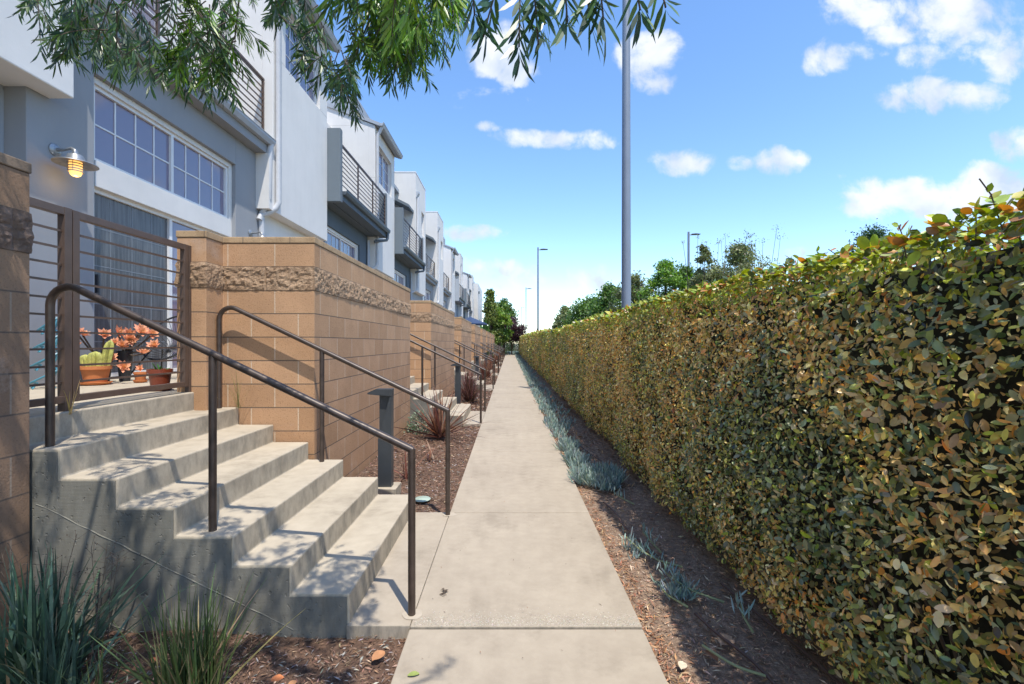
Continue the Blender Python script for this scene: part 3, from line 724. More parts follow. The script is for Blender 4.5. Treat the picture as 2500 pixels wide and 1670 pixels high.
def make_house(y0, typ, top, L=3.665, BW=2.38, label='x', acc='accent', detail=True):
    t = thing('townhouse', label, 'townhouse', (-6, y0, 0), 'white stepped townhouses left of the path')
    yb = y0+L; ye = yb+BW; wh = 'white'; BK = -10
    gut = 'gutterL' if typ == 'A' else 'gutterD'
    o0, o1 = y0+.455, y0+2.945
    # recessed ground storey, opening for the door and the window over it
    m = MB(); m.box(FX-.3, FX, y0-(.222 if y0 < 4.4 else 0), o0, 0, 4.75).box(FX-.3, FX, o1, yb, 0, 4.75).box(FX-.3, FX, o0, o1, 4.32, 4.75)
    m.build('recessed_wall', M[acc], t, bevel=.006)
    m = MB(); m.box(BK, FX-.35, y0, ye, 0, 4.74); m.build('house_body', M[wh], t)
    # white surround
    X = FX-.06
    m = MB(); m.box(X-.2, X, o0, o0+.07, PAT, 4.32).box(X-.2, X, o1-.07, o1, PAT, 4.32).box(X-.2, X, o0+.07, o1-.07, 4.25, 4.32)
    m.box(X-.2, X+.01, o0+.07, o1-.07, 3.14, 3.42)
    m.build('white_surround', M['white' if typ == 'A' else 'trim'], t, bevel=.004)
    make_window(t, X-.03, o0+.07, o1-.07, 3.42, 4.25, 2, 4, 2, 'pane' if typ == 'A' else 'pane2')
    d = make_window(t, X-.05, o0+.07, o1-.07, PAT+.02, 3.14, 2, 4, 5, 'screen' if typ == 'A' else 'pane2', fw=.045, name='sliding_door', lite=typ != 'A')
    if typ == 'A':
        hw_ = (o1-o0-.14)/2; q = MB()
        for c_ in range(1, 4): yy_ = o0+.07+hw_*c_/4; q.box(X-.0845, X-.083, yy_-.006, yy_+.006, PAT+.07, 3.09)
        for r_ in range(1, 5): zz = PAT+2.09*r_/5; q.box(X-.0846, X-.0832, o0+.12, o0+hw_, zz-.006, zz+.006)
        q.build('muntin', M['faint'], d)
    if typ == 'A':
        MB().box(X-.086, X-.082, (o0+o1)/2+.03, o1-.12, PAT+.07, 3.09).build('pane', M['pane'], d)
        MB().box(X-.05, X-.02, o0+.13, o0+.15, 2.0, 2.2).build('handle', M['blackpot'], d)
    # balcony
    if typ == 'A':
        bxx = -4.22; rx = -4.33
    else:
        bxx = -3.88; rx = -3.94
    m = MB(); m.box(BK, bxx, y0 if typ == 'A' else y0+.125, yb if typ == 'A' else yb+.3, 4.75, 5.0) if typ == 'A' else m.box(BX, bxx, y0+.125, yb+.28, 4.77, 5.0)
    if typ == 'B': m.box(BK, BX, y0, yb, 4.752, 5.0)
    m.build('balcony_slab', M[acc], t, bevel=.006)
    g1 = gutter(t, bxx, y0+(.13 if typ == 'B' else 0), yb+(.3 if typ == 'B' else -.02), 5.0, gut)
    if typ == 'B':
        MB().box(BX-.35, -3.87, y0-.02, y0+.12, 4.70, 6.38).build('balcony_fin', M['greyst' if acc != 'slate' else 'slate2'], t, bevel=.008)
        MB().box(BX-.02, -3.90, yb+.29, yb+.40, 4.80, 6.2).build('balcony_fin', M['greyst' if acc != 'slate' else 'slate2'], t, bevel=.008)
        railing(t, rx, y0+.13, yb+.28, 5.18, 6.12, 9, 4)
    else:
        railing(t, rx, y0+.02, yb-.02, 5.18, 6.1, 9, 4)
    # upper storey set back behind the balcony
    m = MB(); m.box(BK, -5.5, y0, yb, 5.0, 8.1); m.build('upper_wall', M[wh], t)
    make_window(t, -5.44, y0+.8, y0+2.7, 5.05, 7.2, 2, 2, 3, 'pane2')
    # bay volume: below-bay wall, bay shell with opening, window
    m = MB(); m.box(FX-.3, FX, yb, ye, 0, 3.779); m.build('bay_base_wall', M[wh if typ == 'A' else 'greyst'], t)
    wy0, wy1 = yb+.45, ye-.4; wz0, wz1 = (6.59, 7.78) if top == 'eave' else (6.6, 7.7)
    if top == 'tower': wy0, wy1 = yb+1.35, ye-.3
    zt = 8.2 if top == 'eave' else 9.03
    m = MB(); m.box(BK, BX-.2, yb, ye, 3.78, zt)
    m.box(BX-.2, BX, yb, ye, 3.782, wz0).box(BX-.2, BX, yb, wy0, wz0, zt-.001).box(BX-.2, BX, wy1, ye, wz0, zt-.001).box(BX-.2, BX, wy0, wy1, wz1, zt-.001)
    m.build('bay', M[wh], t, bevel=.008)
    make_window(t, BX-.09, wy0, wy1, wz0, wz1, 1 if top == 'tower' else 2, 2, 3, 'pane2')
    if top == 'eave':
        # low pitched roof rising away from the path, gutter along the eave, taller box behind
        m = MB(); m.prism([(BX+.16, 8.17), (BX+.16, 8.27), (-6.2, 9.1), (-6.2, 8.98)], 'y', yb-.05, ye+.12); m.build('roof', M['greyst'], t)
        m = MB(); m.prism([(BX, 8.201), (-6.2, 9.0), (-6.2, 8.201)], 'y', yb, ye); m.build('gable_wall', M[wh], t)
        gutter(t, BX+.165, yb-.06, ye+.13, 8.27, 'gutterL')
        m = MB(); m.box(BK, -5.15, yb+1.2, ye+1.6, 8.1, 9.75); m.build('roof_box', M['greyst'], t)
        pipe(t, [(BX+.2, yb+.06, 8.18), (BX+.14, yb+.06, 8.06), (BX+.06, yb+.07, 7.92), (BX+.06, yb+.07, 3.95), (BX+.03, yb+.04, 3.84), (BX-.1, yb+.0, 3.74), (FX+.05, yb-.06, 3.70), (FX+.04, yb-.1, 3.6)], .048, 'pipe')
    else:
        m = MB(); m.box(BK, BX+.012, yb-.012, ye+.012, zt, zt+.05); m.build('parapet_cap', M['trim'], t)
        m = MB(); m.prism([(BX, 7.95), (BX+.12, 8.15), (BX+.12, 8.22), (BX, 8.22)], 'y', yb+.1, yb+.32); m.build('scupper', M['gutterL'], t)
        pipe(t, [(BX+.05, yb+.2, 8.0), (BX+.05, yb+.2, 3.95), (BX+.02, yb+.14, 3.82), (FX+.05, yb-.06, 3.70), (FX+.04, yb-.1, 3.6)], .048, 'pipe')
        m = MB(); m.box(BK, -4.9, y0+.3, yb-.02, 8.1, 8.25)
        m.build('roof', M['greyst'], t)
        MB().box(-7.5, -5.2, yb-1.9, yb-.05, 8.25, 9.35).build('roof_box', M['slate2'], t)
        m = MB(); m.prism([(-4.25, 7.2), (-4.25, 7.32), (-5.5, 7.95), (-5.5, 7.83)], 'y', yb-1.0, yb-.02); m.build('porch_roof', M['slate2'], t)
    # gutter downspout of the balcony
    if typ == 'A':
        pipe(t, [(bxx+.045, yb-.07, 4.93), (bxx+.03, yb-.08, 4.8), (bxx+.02, yb-.09, 3.98), (bxx-.02, yb-.08, 3.86), (FX+.06, yb-.05, 3.74), (FX+.045, yb-.04, 3.62), (FX+.045, yb-.04, 1.1)], .048, 'pipe')
        m = MB(); m.box(FX, BX-.002, yb-.14, yb-.001, 3.79, 5.0 if 0 else 4.749); m.build('bay_return', M[wh], t)
    else:
        pipe(t, [(bxx+.05, yb+.2, 4.93), (bxx+.05, yb+.2, 4.75), (bxx+.02, yb+.17, 4.68), (BX+.12, yb+.0, 4.62), (BX+.0, yb-.08, 4.58)], .045, 'gutterD')
        pipe(t, [(FX+.05, yb-.1, 4.6), (FX+.05, yb-.1, 1.1)], .045, 'gutterL')
    return t
M['slate2'] = m_stucco('slate_grey_stucco', (.135, .165, .19))
M['porch'] = m_simple('brown_timber', (.17, .11, .08), .8, var=.2)
H0 = 4.365; HP = 6.06
spec = [('A', 'eave', 'accent', 'pale blue-grey townhouse nearest the camera, large gridded window over a sliding door'),
        ('B', 'eave', 'slate', 'townhouse with the first dark slate balcony and a sloped eave above it'),
        ('B', 'tower', 'slate', 'townhouse with the second dark slate balcony and a tall flat white tower'),
        ('A', 'tower', 'accent', 'fourth townhouse, flat topped white tower with a flush barred balcony'),
        ('A', 'eave', 'accent', 'fifth townhouse, sloped eave and small barred balcony'),
        ('B', 'tower', 'greyst', 'sixth townhouse, grey balcony fin and flat white tower'),
        ('B', 'eave', 'slate', 'seventh townhouse, mostly hidden behind the grey balcony fin'),
        ('A', 'tower', 'accent', 'eighth townhouse, narrow sliver before the plain end wall')]
y = H0
for i, (ty, tp, ac, lb) in enumerate(spec):
    make_house(y, ty, tp, 3.665 if i == 0 else 3.68, label=lb, acc=ac)
    y = y+3.665+2.38 + (0.06 if i else 0.02)
YEND = y
# corner house to the left of the lamp
t = thing('townhouse', 'white townhouse corner overhanging the lamp at the top left', 'townhouse', (-6, 2, 0), 'white stepped townhouses left of the path')
MB().box(-10, -4.6, -4, 4.14, 0, 3.79).build('ground_wall', M['greyst'], t)
MB().box(-10, BX, -4, H0-.003, 3.79, 9.2).build('bay', M['white'], t, bevel=.012)
MB().box(-10, -4.71, 4.141, H0-.003, 0, 3.788).build('corner_wall', M['white'], t)
# plain end building
t = thing('end_building', 'plain white end building with small roof boxes behind the last balconies', 'building', (-6, 62, 0))
m = MB(); m.box(-14, -3.75, YEND+1, YEND+9, 0, 8.6); m.build('wall', M['white'], t)
m = MB(); m.box(-14, -5, YEND+9.2, YEND+14, 0, 7.8); m.build('wall', M['white'], t)
m = MB(); m.box(-8, -5.4, YEND+2, YEND+4.5, 8.6, 9.9); m.box(-7, -4.6, YEND+6, YEND+8, 8.6, 9.5); m.build('roof_box', M['greyst'], t)
make_window(t, -3.745, YEND+4.2, YEND+5.2, 6.2, 7.4, 1, 2, 3, 'pane2')
MB().box(-3.75, -3.6, YEND+1.5, YEND+1.8, 7.4, 7.7).build('scupper', M['gutterD'], t)

# ------------------------------------------------------------------ wall lamps
def make_lamp(y, lit=True):
    z = 3.22; t = thing('wall_lamp', 'x', 'wall lamp', (FX, y, z), 'caged wall lamps on the house fronts')
    o = MB(); o.lathe([(.06, 0), (.06, .012), (.045, .025), (.02, .03)], (0, 0, 0), 20)
    o.v = [(FX+q[2], y+q[0], z+.10+q[1]) for q in o.v]; o.build('wall_plate', M['lampmetal'], t, smooth=True)
    o = MB(); o.tube([(FX+.02, y, z+.10), (FX+.10, y, z+.10), (FX+.165, y, z+.115), (FX+.2, y, z+.09), (FX+.205, y, z+.05)], .012, 10, radii=[.02, .012, .014, .022, .024]); o.build('arm', M['lampmetal'], t, smooth=True)
    cx_ = FX+.205
    o = MB(); o.lathe([(.0, .062), (.03, .06), (.058, .045), (.068, .02), (.075, .0), (.17, -.035), (.172, -.042), (.165, -.04), (.07, -.008), (.03, -.004), (.0, -.004)], (cx_, y, z), 32, cap=False); o.build('shade', M['lampmetal'], t, smooth=True)
    gl = MB(); gl.lathe([(.0, -.16), (.02, -.158), (.038, -.148), (.048, -.125), (.05, -.09), (.05, -.02), (.0, -.018)], (cx_, y, z), 20, cap=False); gl.build('glass', M['lampglow'] if lit else M['trim'], t, smooth=True)
    o = MB()
    for zz in (-.04, -.065, -.09, -.112):
        o.lathe([(.055, zz-.004), (.062, zz-.004), (.062, zz+.004), (.055, zz+.004), (.055, zz-.004)], (cx_, y, z), 20, cap=False)
    for a_ in range(4):
        aa = a_*pi/2+.4; o.tube([(cx_+.058*cos(aa), y+.058*sin(aa), z-.01), (cx_+.058*cos(aa), y+.058*sin(aa), z-.112)], .0025, 5)
    o.build('cage', M['lampmetal'], t)
    if lit:
        ld = bpy.data.lights.new('bulb', 'POINT'); ld.energy = .45; ld.color = (1, .62, .25); ld.shadow_soft_size = .03
        lo = bpy.data.objects.new('bulb', ld); C.objects.link(lo); lo.parent = t; lo.location = (.205, 0, -.205)
    return t
l0 = make_lamp(4.40); l0['label'] = 'lit caged barn lamp with a round galvanised shade on the blue-grey wall'
l1 = make_lamp(7.72, False); l1['label'] = 'wall lamp whose arm just shows above the cap of the long block wall'

# ------------------------------------------------------------------ bollards
def make_bollard(x, y, z):
    t = thing('bollard_light', 'x', 'bollard light', (x, y, 0), 'dark grey bollard lights along the path')
    MB().box(x-.07, x+.12, y-.10, y+.12, -.1, z).build('concrete_base', M['stair'], t, bevel=.006)
    w, d, h = .128, .085, .93; x0, x1 = x-w/2, x+w/2; yf = y-d/2; yb2 = y+d/2; zt = z+h
    # column with a slanting recess cut in its front face
    m = MB(); zr_ = z+.45; rec = .05
    m.v = [(x0, yf, z), (x1, yf, z), (x1, yb2, z), (x0, yb2, z), (x0, yb2, zt-.06), (x1, yb2, zt-.06), (x1, yf, zt-.06), (x1-.012, yf, zt-.06), (x0, yf, zr_), (x0, yf+rec, zr_), (x0, yf+rec, zt-.06), (x1-.012, yf+rec, zt-.06)]
    m.f = [(0, 3, 2, 1), (0, 1, 6, 7, 8), (1, 2, 5, 6), (2, 3, 4, 5), (3, 0, 8, 9, 10, 4), (8, 7, 11, 9), (9, 11, 10), (7, 6, 5, 4, 10, 11)]
    m.build('column', M['bollard'], t)
    m = MB(); m.prism([(x1+.002, zt-.07), (x1+.002, zt), (x0-.02, zt), (x0-.10, zt-.035), (x0-.10, zt-.05), (x0-.02, zt-.058)], 'y', yf-.004, yb2+.004); m.build('head', M['bollard'], t, bevel=.003)
    MB().lathe([(.006, 0), (.006, .004)], (x, yf-.002, z+.3), 8)
    return t
b0 = make_bollard(-1.185, 4.36, .085); b0['label'] = 'dark grey bollard light nearest the camera, on a concrete pad by the mulch'
b0b = copy_tree(b0, (0, 10.45-4.36, -.03), 'bollard light standing beside the purple grass tuft, second along the path')
for k, yy_ in enumerate([16.65, 22.85, 29.05]): copy_tree(b0b, (0, yy_-10.45, 0), f'{ORD[k+2]} bollard light along the path')

# valve lid
m = MB(); m.lathe([(.0, .0), (.075, .0), (.078, .006), (.07, .012), (.0, .014)], (-.82, 4.28, -.02), 24, cap=False)
tag(m.build('valve_lid', M['valve'], origin=(-.82, 4.28, -.02), smooth=True), 'round pale green valve lid in the mulch by the second handrail foot', 'valve lid')

# ------------------------------------------------------------------ light poles
def make_pole(x, y, h, r, label):
    t = thing('light_pole', label, 'light pole', (x, y, 0), 'grey street light poles beyond the hedge')
    MB().tube([(x, y, -.14), (x, y, h)], r, 20, radii=[r*1.12, r*.82]).build('pole', M['polegrey'], t, smooth=True)
    MB().tube([(x, y, h-.25), (x+.25, y, h-.2)], .035, 8).build('arm', M['polegrey'], t, smooth=True)
    MB().prism([(x+.2, h-.24), (x+.22, h-.16), (x+.55, h-.13), (x+.9, h-.17), (x+.92, h-.22)], 'y', y-.16, y+.16).build('lamp_head', M['bollard'], t, bevel=.02)
    return t
make_pole(2.82, 11.0, 10.6, .108, 'tall grey light pole just behind the hedge, running out of the picture top')
make_pole(2.66, 42.5, 10.4, .085, 'thin far light pole with a lamp head, left of the tall pole')
make_pole(2.64, 73, 10.4, .085, 'small far light pole just right of the path end trees')
make_pole(2.9, 112, 10.4, .085, 'farthest and smallest light pole above the dark purple tree')
make_pole(14.4, 36.6, 10.4, .105, 'light pole right of the tall pole, rising among the green trees')

# ------------------------------------------------------------------ hedge
def hedge_top(Y): return 1.80+.06*vn(Y*.7, 3)+.03*vn(Y*2.7, 8)+np.clip((Y-14)/12, 0, 1)*.2+np.clip((Y-30)/30, 0, 1)*.25
def hedge_face(Y, Z): return 1.32+.10*vn(Y*.8, Z*1.1)+.07*vn(Y*2.6+7, Z*2.8)-.04*np.sin(np.clip(Z/1.8, 0, 1)*pi)+np.where(Z < .35, (.35-Z)*.25, 0)
HG = [(.18, .215, .07), (.26, .285, .16), (.085, .12, .055), (.34, .345, .20), (.50, .47, .11)]
HB = [(.72, .47, .15), (.60, .40, .14), (.80, .64, .32), (.82, .33, .07)]
HY = [(.36, .42, .05), (.52, .50, .08), (.22, .30, .045), (.52, .23, .07)]  # yellow-green leaves, brightened to carry the sun on the hedge top
def hedge_patch(y0, y1, n, size, tmpl, green_bias):
    Y = rng.uniform(y0, y1, n); T = hedge_top(Y); Z = .05+(T-.04)*rng.random(n)**.92
    D = rng.exponential(.052, n)*1.0; D = np.minimum(D, .24)
    lump = vn(Y*5, Z*5)*.09+vn(Y*12, Z*12)*.05
    X = hedge_face(Y, Z)+D-.012+lump
    P = np.stack([X, Y, Z], -1)
    N = np.stack([-np.ones(n)*.8, rng.normal(-.35, .75, n), rng.normal(.40, .7, n)], -1)
    A = np.stack([rng.normal(-.25, .35, n), rng.normal(0, .8, n), rng.normal(-.35, .65, n)], -1)
    s = size*np.minimum(rng.lognormal(0, .34, n), 1.75)
    # patches of browning leaves, greener towards the camera and the top
    br = .34+1.4*vn(Y*.9+3, Z*1.3)+.8*vn(Y*3+1, Z*3)-green_bias-.10*np.clip((Z-1.4)/.4, 0, 1)
    isb = rng.random(n) < np.clip(br, .06, .82)
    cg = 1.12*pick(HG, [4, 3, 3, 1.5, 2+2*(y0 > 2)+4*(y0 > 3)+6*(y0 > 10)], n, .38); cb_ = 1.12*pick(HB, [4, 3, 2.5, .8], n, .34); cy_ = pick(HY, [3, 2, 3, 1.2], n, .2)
    topb = np.clip((Z-(T-.22))/.2, 0, 1)  # sunlit top edge put into leaf colour: more yellow-green leaves towards the top
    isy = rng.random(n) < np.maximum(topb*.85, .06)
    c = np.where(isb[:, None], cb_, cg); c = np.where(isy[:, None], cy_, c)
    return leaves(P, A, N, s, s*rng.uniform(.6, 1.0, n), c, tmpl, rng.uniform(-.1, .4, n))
def hedge_roof(y0, y1, n, size, tmpl):
    Y = rng.uniform(y0, y1, n); fx = hedge_face(Y, hedge_top(Y)); X = fx-.03+rng.random(n)**1.6*.95
    Z = hedge_top(Y)+.03*vn(X*5, Y*5)+np.clip(rng.normal(.0, .016, n), -.04, .025)+.015
    N = np.stack([rng.normal(-.3, .6, n), rng.normal(-.2, .6, n), np.ones(n)], -1); A = np.stack([rng.normal(-.3, .8, n), rng.normal(0, .8, n), rng.normal(.3, .4, n)], -1)
    s = size*rng.lognormal(0, .25, n); c = pick(HY+[(.08, .12, .03)], [3, 2, 3, 1.8, 2], n, .2)
    return leaves(np.stack([X, Y, Z], -1), A, N, s, s*1.05, c, tmpl, rng.uniform(-.1, .2, n))
def hedge_sprigs(ns):
    out = []; mb = MB()
    for _ in range(ns):
        y = 1.0*(26**rng.random()); x = float(hedge_face(np.array(y), np.array(1.7)))+rng.uniform(0, .5); z = float(hedge_top(np.array(y)))
        h = rng.uniform(.03, .10)*(1.3 if rng.random() < .15 else 1); dx, dy = rng.normal(0, .04, 2)
        mb.tube([(x, y, z-.03), (x+dx*.5, y+dy*.5, z+h*.6), (x+dx, y+dy, z+h)], .0022, 4, cap=False)
        k = rng.integers(3, 6); t_ = rng.random(k)*.7+.3
        P = np.stack([x+dx*t_, y+dy*t_, z+h*t_], -1); A = rng.normal(size=(k, 3)); A[:, 2] = np.abs(A[:, 2])*.6+.2
        out.append(leaves(P, A, rdir(k)+np.array([0, 0, .8]), rng.uniform(.025, .045, k), rng.uniform(.022, .04, k), pick(HY+[(.30, .10, .04)], [3, 2, 2, 2, 1.5], k), T_OVAL))
    return out, mb
hd = thing('hedge', 'long clipped green and brown hedge along the right side of the path', 'hedge', (1.7, 30, 0))
parts = [hedge_patch(.7, 2.0, 11500, .027, T_ROUND, .18), hedge_patch(2.0, 3.4, 15500, .024, T_ROUND, .0), hedge_patch(3.4, 6.5, 29000, .026, T_OVAL, -.12), hedge_patch(6.5, 12, 32000, .031, T_DIA, -.12),
         hedge_patch(12, 24, 34000, .048, T_DIA, -.1), hedge_patch(24, 62, 30000, .085, T_DIA, -.1),
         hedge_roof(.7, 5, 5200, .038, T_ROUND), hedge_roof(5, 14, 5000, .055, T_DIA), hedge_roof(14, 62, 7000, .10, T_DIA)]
sp, spm = hedge_sprigs(330)
a = merge(parts+sp); mk('foliage', a[0], a[1], M['hedgeleaf'], hd, cols=a[2])
spm.build('sprigs', M['bark'], hd)['kind'] = 'stuff'
# dark twiggy body inside
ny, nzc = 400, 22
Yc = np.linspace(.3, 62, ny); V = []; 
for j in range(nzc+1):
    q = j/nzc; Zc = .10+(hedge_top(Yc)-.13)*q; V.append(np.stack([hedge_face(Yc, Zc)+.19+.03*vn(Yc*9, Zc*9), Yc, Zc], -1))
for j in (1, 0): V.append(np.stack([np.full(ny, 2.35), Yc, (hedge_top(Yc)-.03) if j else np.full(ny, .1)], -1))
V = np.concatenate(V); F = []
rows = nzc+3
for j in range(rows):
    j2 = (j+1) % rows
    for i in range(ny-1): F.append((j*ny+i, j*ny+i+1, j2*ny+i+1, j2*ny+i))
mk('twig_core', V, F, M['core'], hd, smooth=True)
m = MB()
for _ in range(260):
    y = rng.uniform(1.0, 14); x = 1.42+rng.uniform(0, .3); a_ = rng.normal(0, .25)
    m.tube([(x, y, -.03), (x+rng.normal(0, .04), y+a_*.15, .25), (x-.1, y+a_*.4, .6)], .006, 5)
m.build('stems', M['bark'], hd)

# ------------------------------------------------------------------ blade plants
def blades(cx_, cy_, cz, n, L, Wd, spread, cols, droop=.5, seg=6, up=.6, base=.05):
    """curved tapering strips"""
    V = []; Lf = []; cs = []
    az = rng.uniform(0, 2*pi, n); inc = np.abs(rng.normal(0, spread, n)); ln = L*rng.uniform(.55, 1.1, n); wd = Wd*rng.uniform(.6, 1.2, n); dr = droop*rng.uniform(.3, 1.4, n)
    vs = []; lv = []; fs = []; col = []
    for i in range(n):
        r0 = base*math.sqrt(rng.random()); a0 = rng.uniform(0, 2*pi); p = np.array([cx_+r0*cos(a0), cy_+r0*sin(a0), cz]); d = np.array([cos(az[i])*sin(inc[i]), sin(az[i])*sin(inc[i]), cos(inc[i])])
        side = np.cross(d, [0, 0, 1.]); side = side/(np.linalg.norm(side)+1e-6); tw = rng.normal(0, .5)
        b = len(vs); st = ln[i]/seg
        for k in range(seg+1):
            t_ = k/seg; w = wd[i]*(1-t_**2.2)*.5+.0004; s2 = side*cos(tw)+np.cross(side, d)*sin(tw)
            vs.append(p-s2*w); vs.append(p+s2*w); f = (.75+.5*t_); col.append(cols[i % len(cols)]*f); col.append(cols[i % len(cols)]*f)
            p = p+d*st; d = d+np.array([cos(az[i])*.15, sin(az[i])*.15, -1])*dr[i]/seg*(.4+t_); d = d/np.linalg.norm(d)
        for k in range(seg): lv += [b+2*k, b+2*k+1, b+2*k+3, b+2*k+2]; fs.append(4)
    return np.array(vs), (np.array(lv), np.array(fs)), np.array(col)
def plant(name, label, cat, x, y, z, args, group=None, mat='leaf'):
    a = blades(x, y, z, **args); o = mk(name, a[0], a[1], M[mat], origin=(x, y, z), cols=a[2], smooth=True); return tag(o, label, cat, group)
GB = [(.070, .125, .082), (.11, .18, .12), (.045, .08, .055), (.17, .24, .17)]
def gcol(n, pal=GB, w=(3, 3, 3, 1.5)): return pick(pal, w, n, .2)
# big blue-green clump bottom left
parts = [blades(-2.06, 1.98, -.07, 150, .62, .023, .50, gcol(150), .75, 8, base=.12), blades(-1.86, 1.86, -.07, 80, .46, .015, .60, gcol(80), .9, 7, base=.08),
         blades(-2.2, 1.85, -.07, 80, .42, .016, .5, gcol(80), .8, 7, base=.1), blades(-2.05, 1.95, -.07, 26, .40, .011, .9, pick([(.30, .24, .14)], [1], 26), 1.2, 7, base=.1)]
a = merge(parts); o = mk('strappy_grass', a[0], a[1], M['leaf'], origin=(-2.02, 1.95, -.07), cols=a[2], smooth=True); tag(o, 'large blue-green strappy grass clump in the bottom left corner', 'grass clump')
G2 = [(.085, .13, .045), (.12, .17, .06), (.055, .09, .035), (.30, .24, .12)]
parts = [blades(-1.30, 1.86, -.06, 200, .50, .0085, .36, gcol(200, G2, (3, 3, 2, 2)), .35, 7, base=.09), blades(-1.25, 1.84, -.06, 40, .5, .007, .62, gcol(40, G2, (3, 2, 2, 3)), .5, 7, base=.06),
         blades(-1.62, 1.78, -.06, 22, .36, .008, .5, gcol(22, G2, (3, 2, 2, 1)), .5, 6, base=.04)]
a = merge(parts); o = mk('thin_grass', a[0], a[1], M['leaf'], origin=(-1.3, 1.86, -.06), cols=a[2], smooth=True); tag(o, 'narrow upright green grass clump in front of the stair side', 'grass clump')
# dianella seed stalks
m = MB(); pts_b = []
for i in range(11):
    x = rng.uniform(-2.2, -1.75); y = rng.uniform(1.9, 2.1); h = rng.uniform(.42, .62); dx = rng.normal(0, .08)
    m.tube([(x, y, 0), (x+dx*.5, y, h*.6), (x+dx, y, h)], .0015, 4)
    for _ in range(9):
        q = rng.uniform(.6, 1); bx_ = x+dx*q; e = rng.normal(0, .035, 3); m.tube([(bx_, y, h*q), (bx_+e[0], y+e[1], h*q+abs(e[2]))], .0008, 4); m.lathe([(.0008, -.003), (.003, 0), (.0008, .003)], (bx_+e[0], y+e[1], h*q+abs(e[2])), 5)
tag(m.build('seed_stalks', M['bark'], origin=(-2, 2, 0)), 'thin dry seed stalks rising over the large grass clump', 'grass stalks')

PH = [(.20, .085, .06), (.28, .14, .09), (.10, .05, .045), (.36, .22, .13)]
def ph(n): return pick(PH, [3, 3, 3, 1.2], n, .2)
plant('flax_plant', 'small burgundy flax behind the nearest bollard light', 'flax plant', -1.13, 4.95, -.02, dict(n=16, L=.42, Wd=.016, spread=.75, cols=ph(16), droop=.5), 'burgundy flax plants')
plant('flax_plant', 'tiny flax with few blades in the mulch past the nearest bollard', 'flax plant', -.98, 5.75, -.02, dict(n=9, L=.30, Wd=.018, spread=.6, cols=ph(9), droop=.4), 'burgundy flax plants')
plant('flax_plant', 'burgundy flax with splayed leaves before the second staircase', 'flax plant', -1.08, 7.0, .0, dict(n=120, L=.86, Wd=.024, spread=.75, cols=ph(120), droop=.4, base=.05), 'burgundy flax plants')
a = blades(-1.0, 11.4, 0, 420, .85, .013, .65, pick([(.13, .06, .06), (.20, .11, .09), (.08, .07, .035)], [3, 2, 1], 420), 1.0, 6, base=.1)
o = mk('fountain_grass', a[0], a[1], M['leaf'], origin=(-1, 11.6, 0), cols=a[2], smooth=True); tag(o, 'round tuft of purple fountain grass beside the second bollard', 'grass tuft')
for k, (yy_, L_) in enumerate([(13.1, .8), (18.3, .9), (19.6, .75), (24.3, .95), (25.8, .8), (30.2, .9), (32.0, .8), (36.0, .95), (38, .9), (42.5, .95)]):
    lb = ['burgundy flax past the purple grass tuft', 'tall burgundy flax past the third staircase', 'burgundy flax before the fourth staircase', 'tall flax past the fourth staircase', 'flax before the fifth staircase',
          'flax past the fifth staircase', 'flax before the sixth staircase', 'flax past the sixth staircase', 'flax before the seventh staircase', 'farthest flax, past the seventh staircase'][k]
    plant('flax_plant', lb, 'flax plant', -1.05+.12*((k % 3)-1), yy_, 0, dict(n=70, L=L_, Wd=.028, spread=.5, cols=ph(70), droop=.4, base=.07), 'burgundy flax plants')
# dry weeds by wall foot on the stair
plant('dry_weed', 'dry wispy weed growing where the wall meets the top steps', 'weed', -2.30, 3.87, .9, dict(n=16, L=.36, Wd=.004, spread=.4, cols=pick([(.40, .32, .14), (.2, .22, .07)], [2, 1], 16), droop=.5, base=.02))
plant('dry_weed', 'dry weed at the foot of the left gate post', 'weed', -2.53, 2.62, 1.04, dict(n=9, L=.2, Wd=.003, spread=.7, cols=pick([(.40, .32, .14)], [1], 9), droop=.7, base=.01))

# round-leaved shrubs
def leafball(name, label, cat, x, y, z, rx, rz, n, size, pal, w, group=None, tmpl=T_OVAL, mat='leaf'):
    d = rdir(n); d[:, 2] = np.abs(d[:, 2]); rr = rng.uniform(.45, 1, (n, 1))**.6*(1+.35*np.array([[mn.noise(Vector(q)*2.2+Vector((x, y, 0)))] for q in d]))
    P = np.array([x, y, z])+d*rr*np.array([rx, rx, rz]); c = pick(pal, w, n)
    a_ = leaves(P, d+rng.normal(0, .7, (n, 3)), d+rng.normal(0, .6, (n, 3)), size*rng.uniform(.6, 1.3, n), size*rng.uniform(.6, 1.1, n), c, tmpl)
    o = mk(name, a_[0], a_[1], M[mat], origin=(x, y, z), cols=a_[2]); return tag(o, label, cat, group)
leafball('low_shrub', 'small grey-green shrub at the far end of the long block wall', 'shrub', -1.47, 7.35, .0, .18, .36, 700, .04, [(.22, .30, .20), (.14, .20, .12), (.32, .38, .28)], [3, 3, 1])
leafball('low_shrub', 'dark green shrub between the fifth and sixth bollard positions', 'shrub', -1.4, 31.4, .0, .45, 1.0, 600, .12, [(.03, .06, .02), (.05, .09, .025)], [2, 2], tmpl=T_DIA)
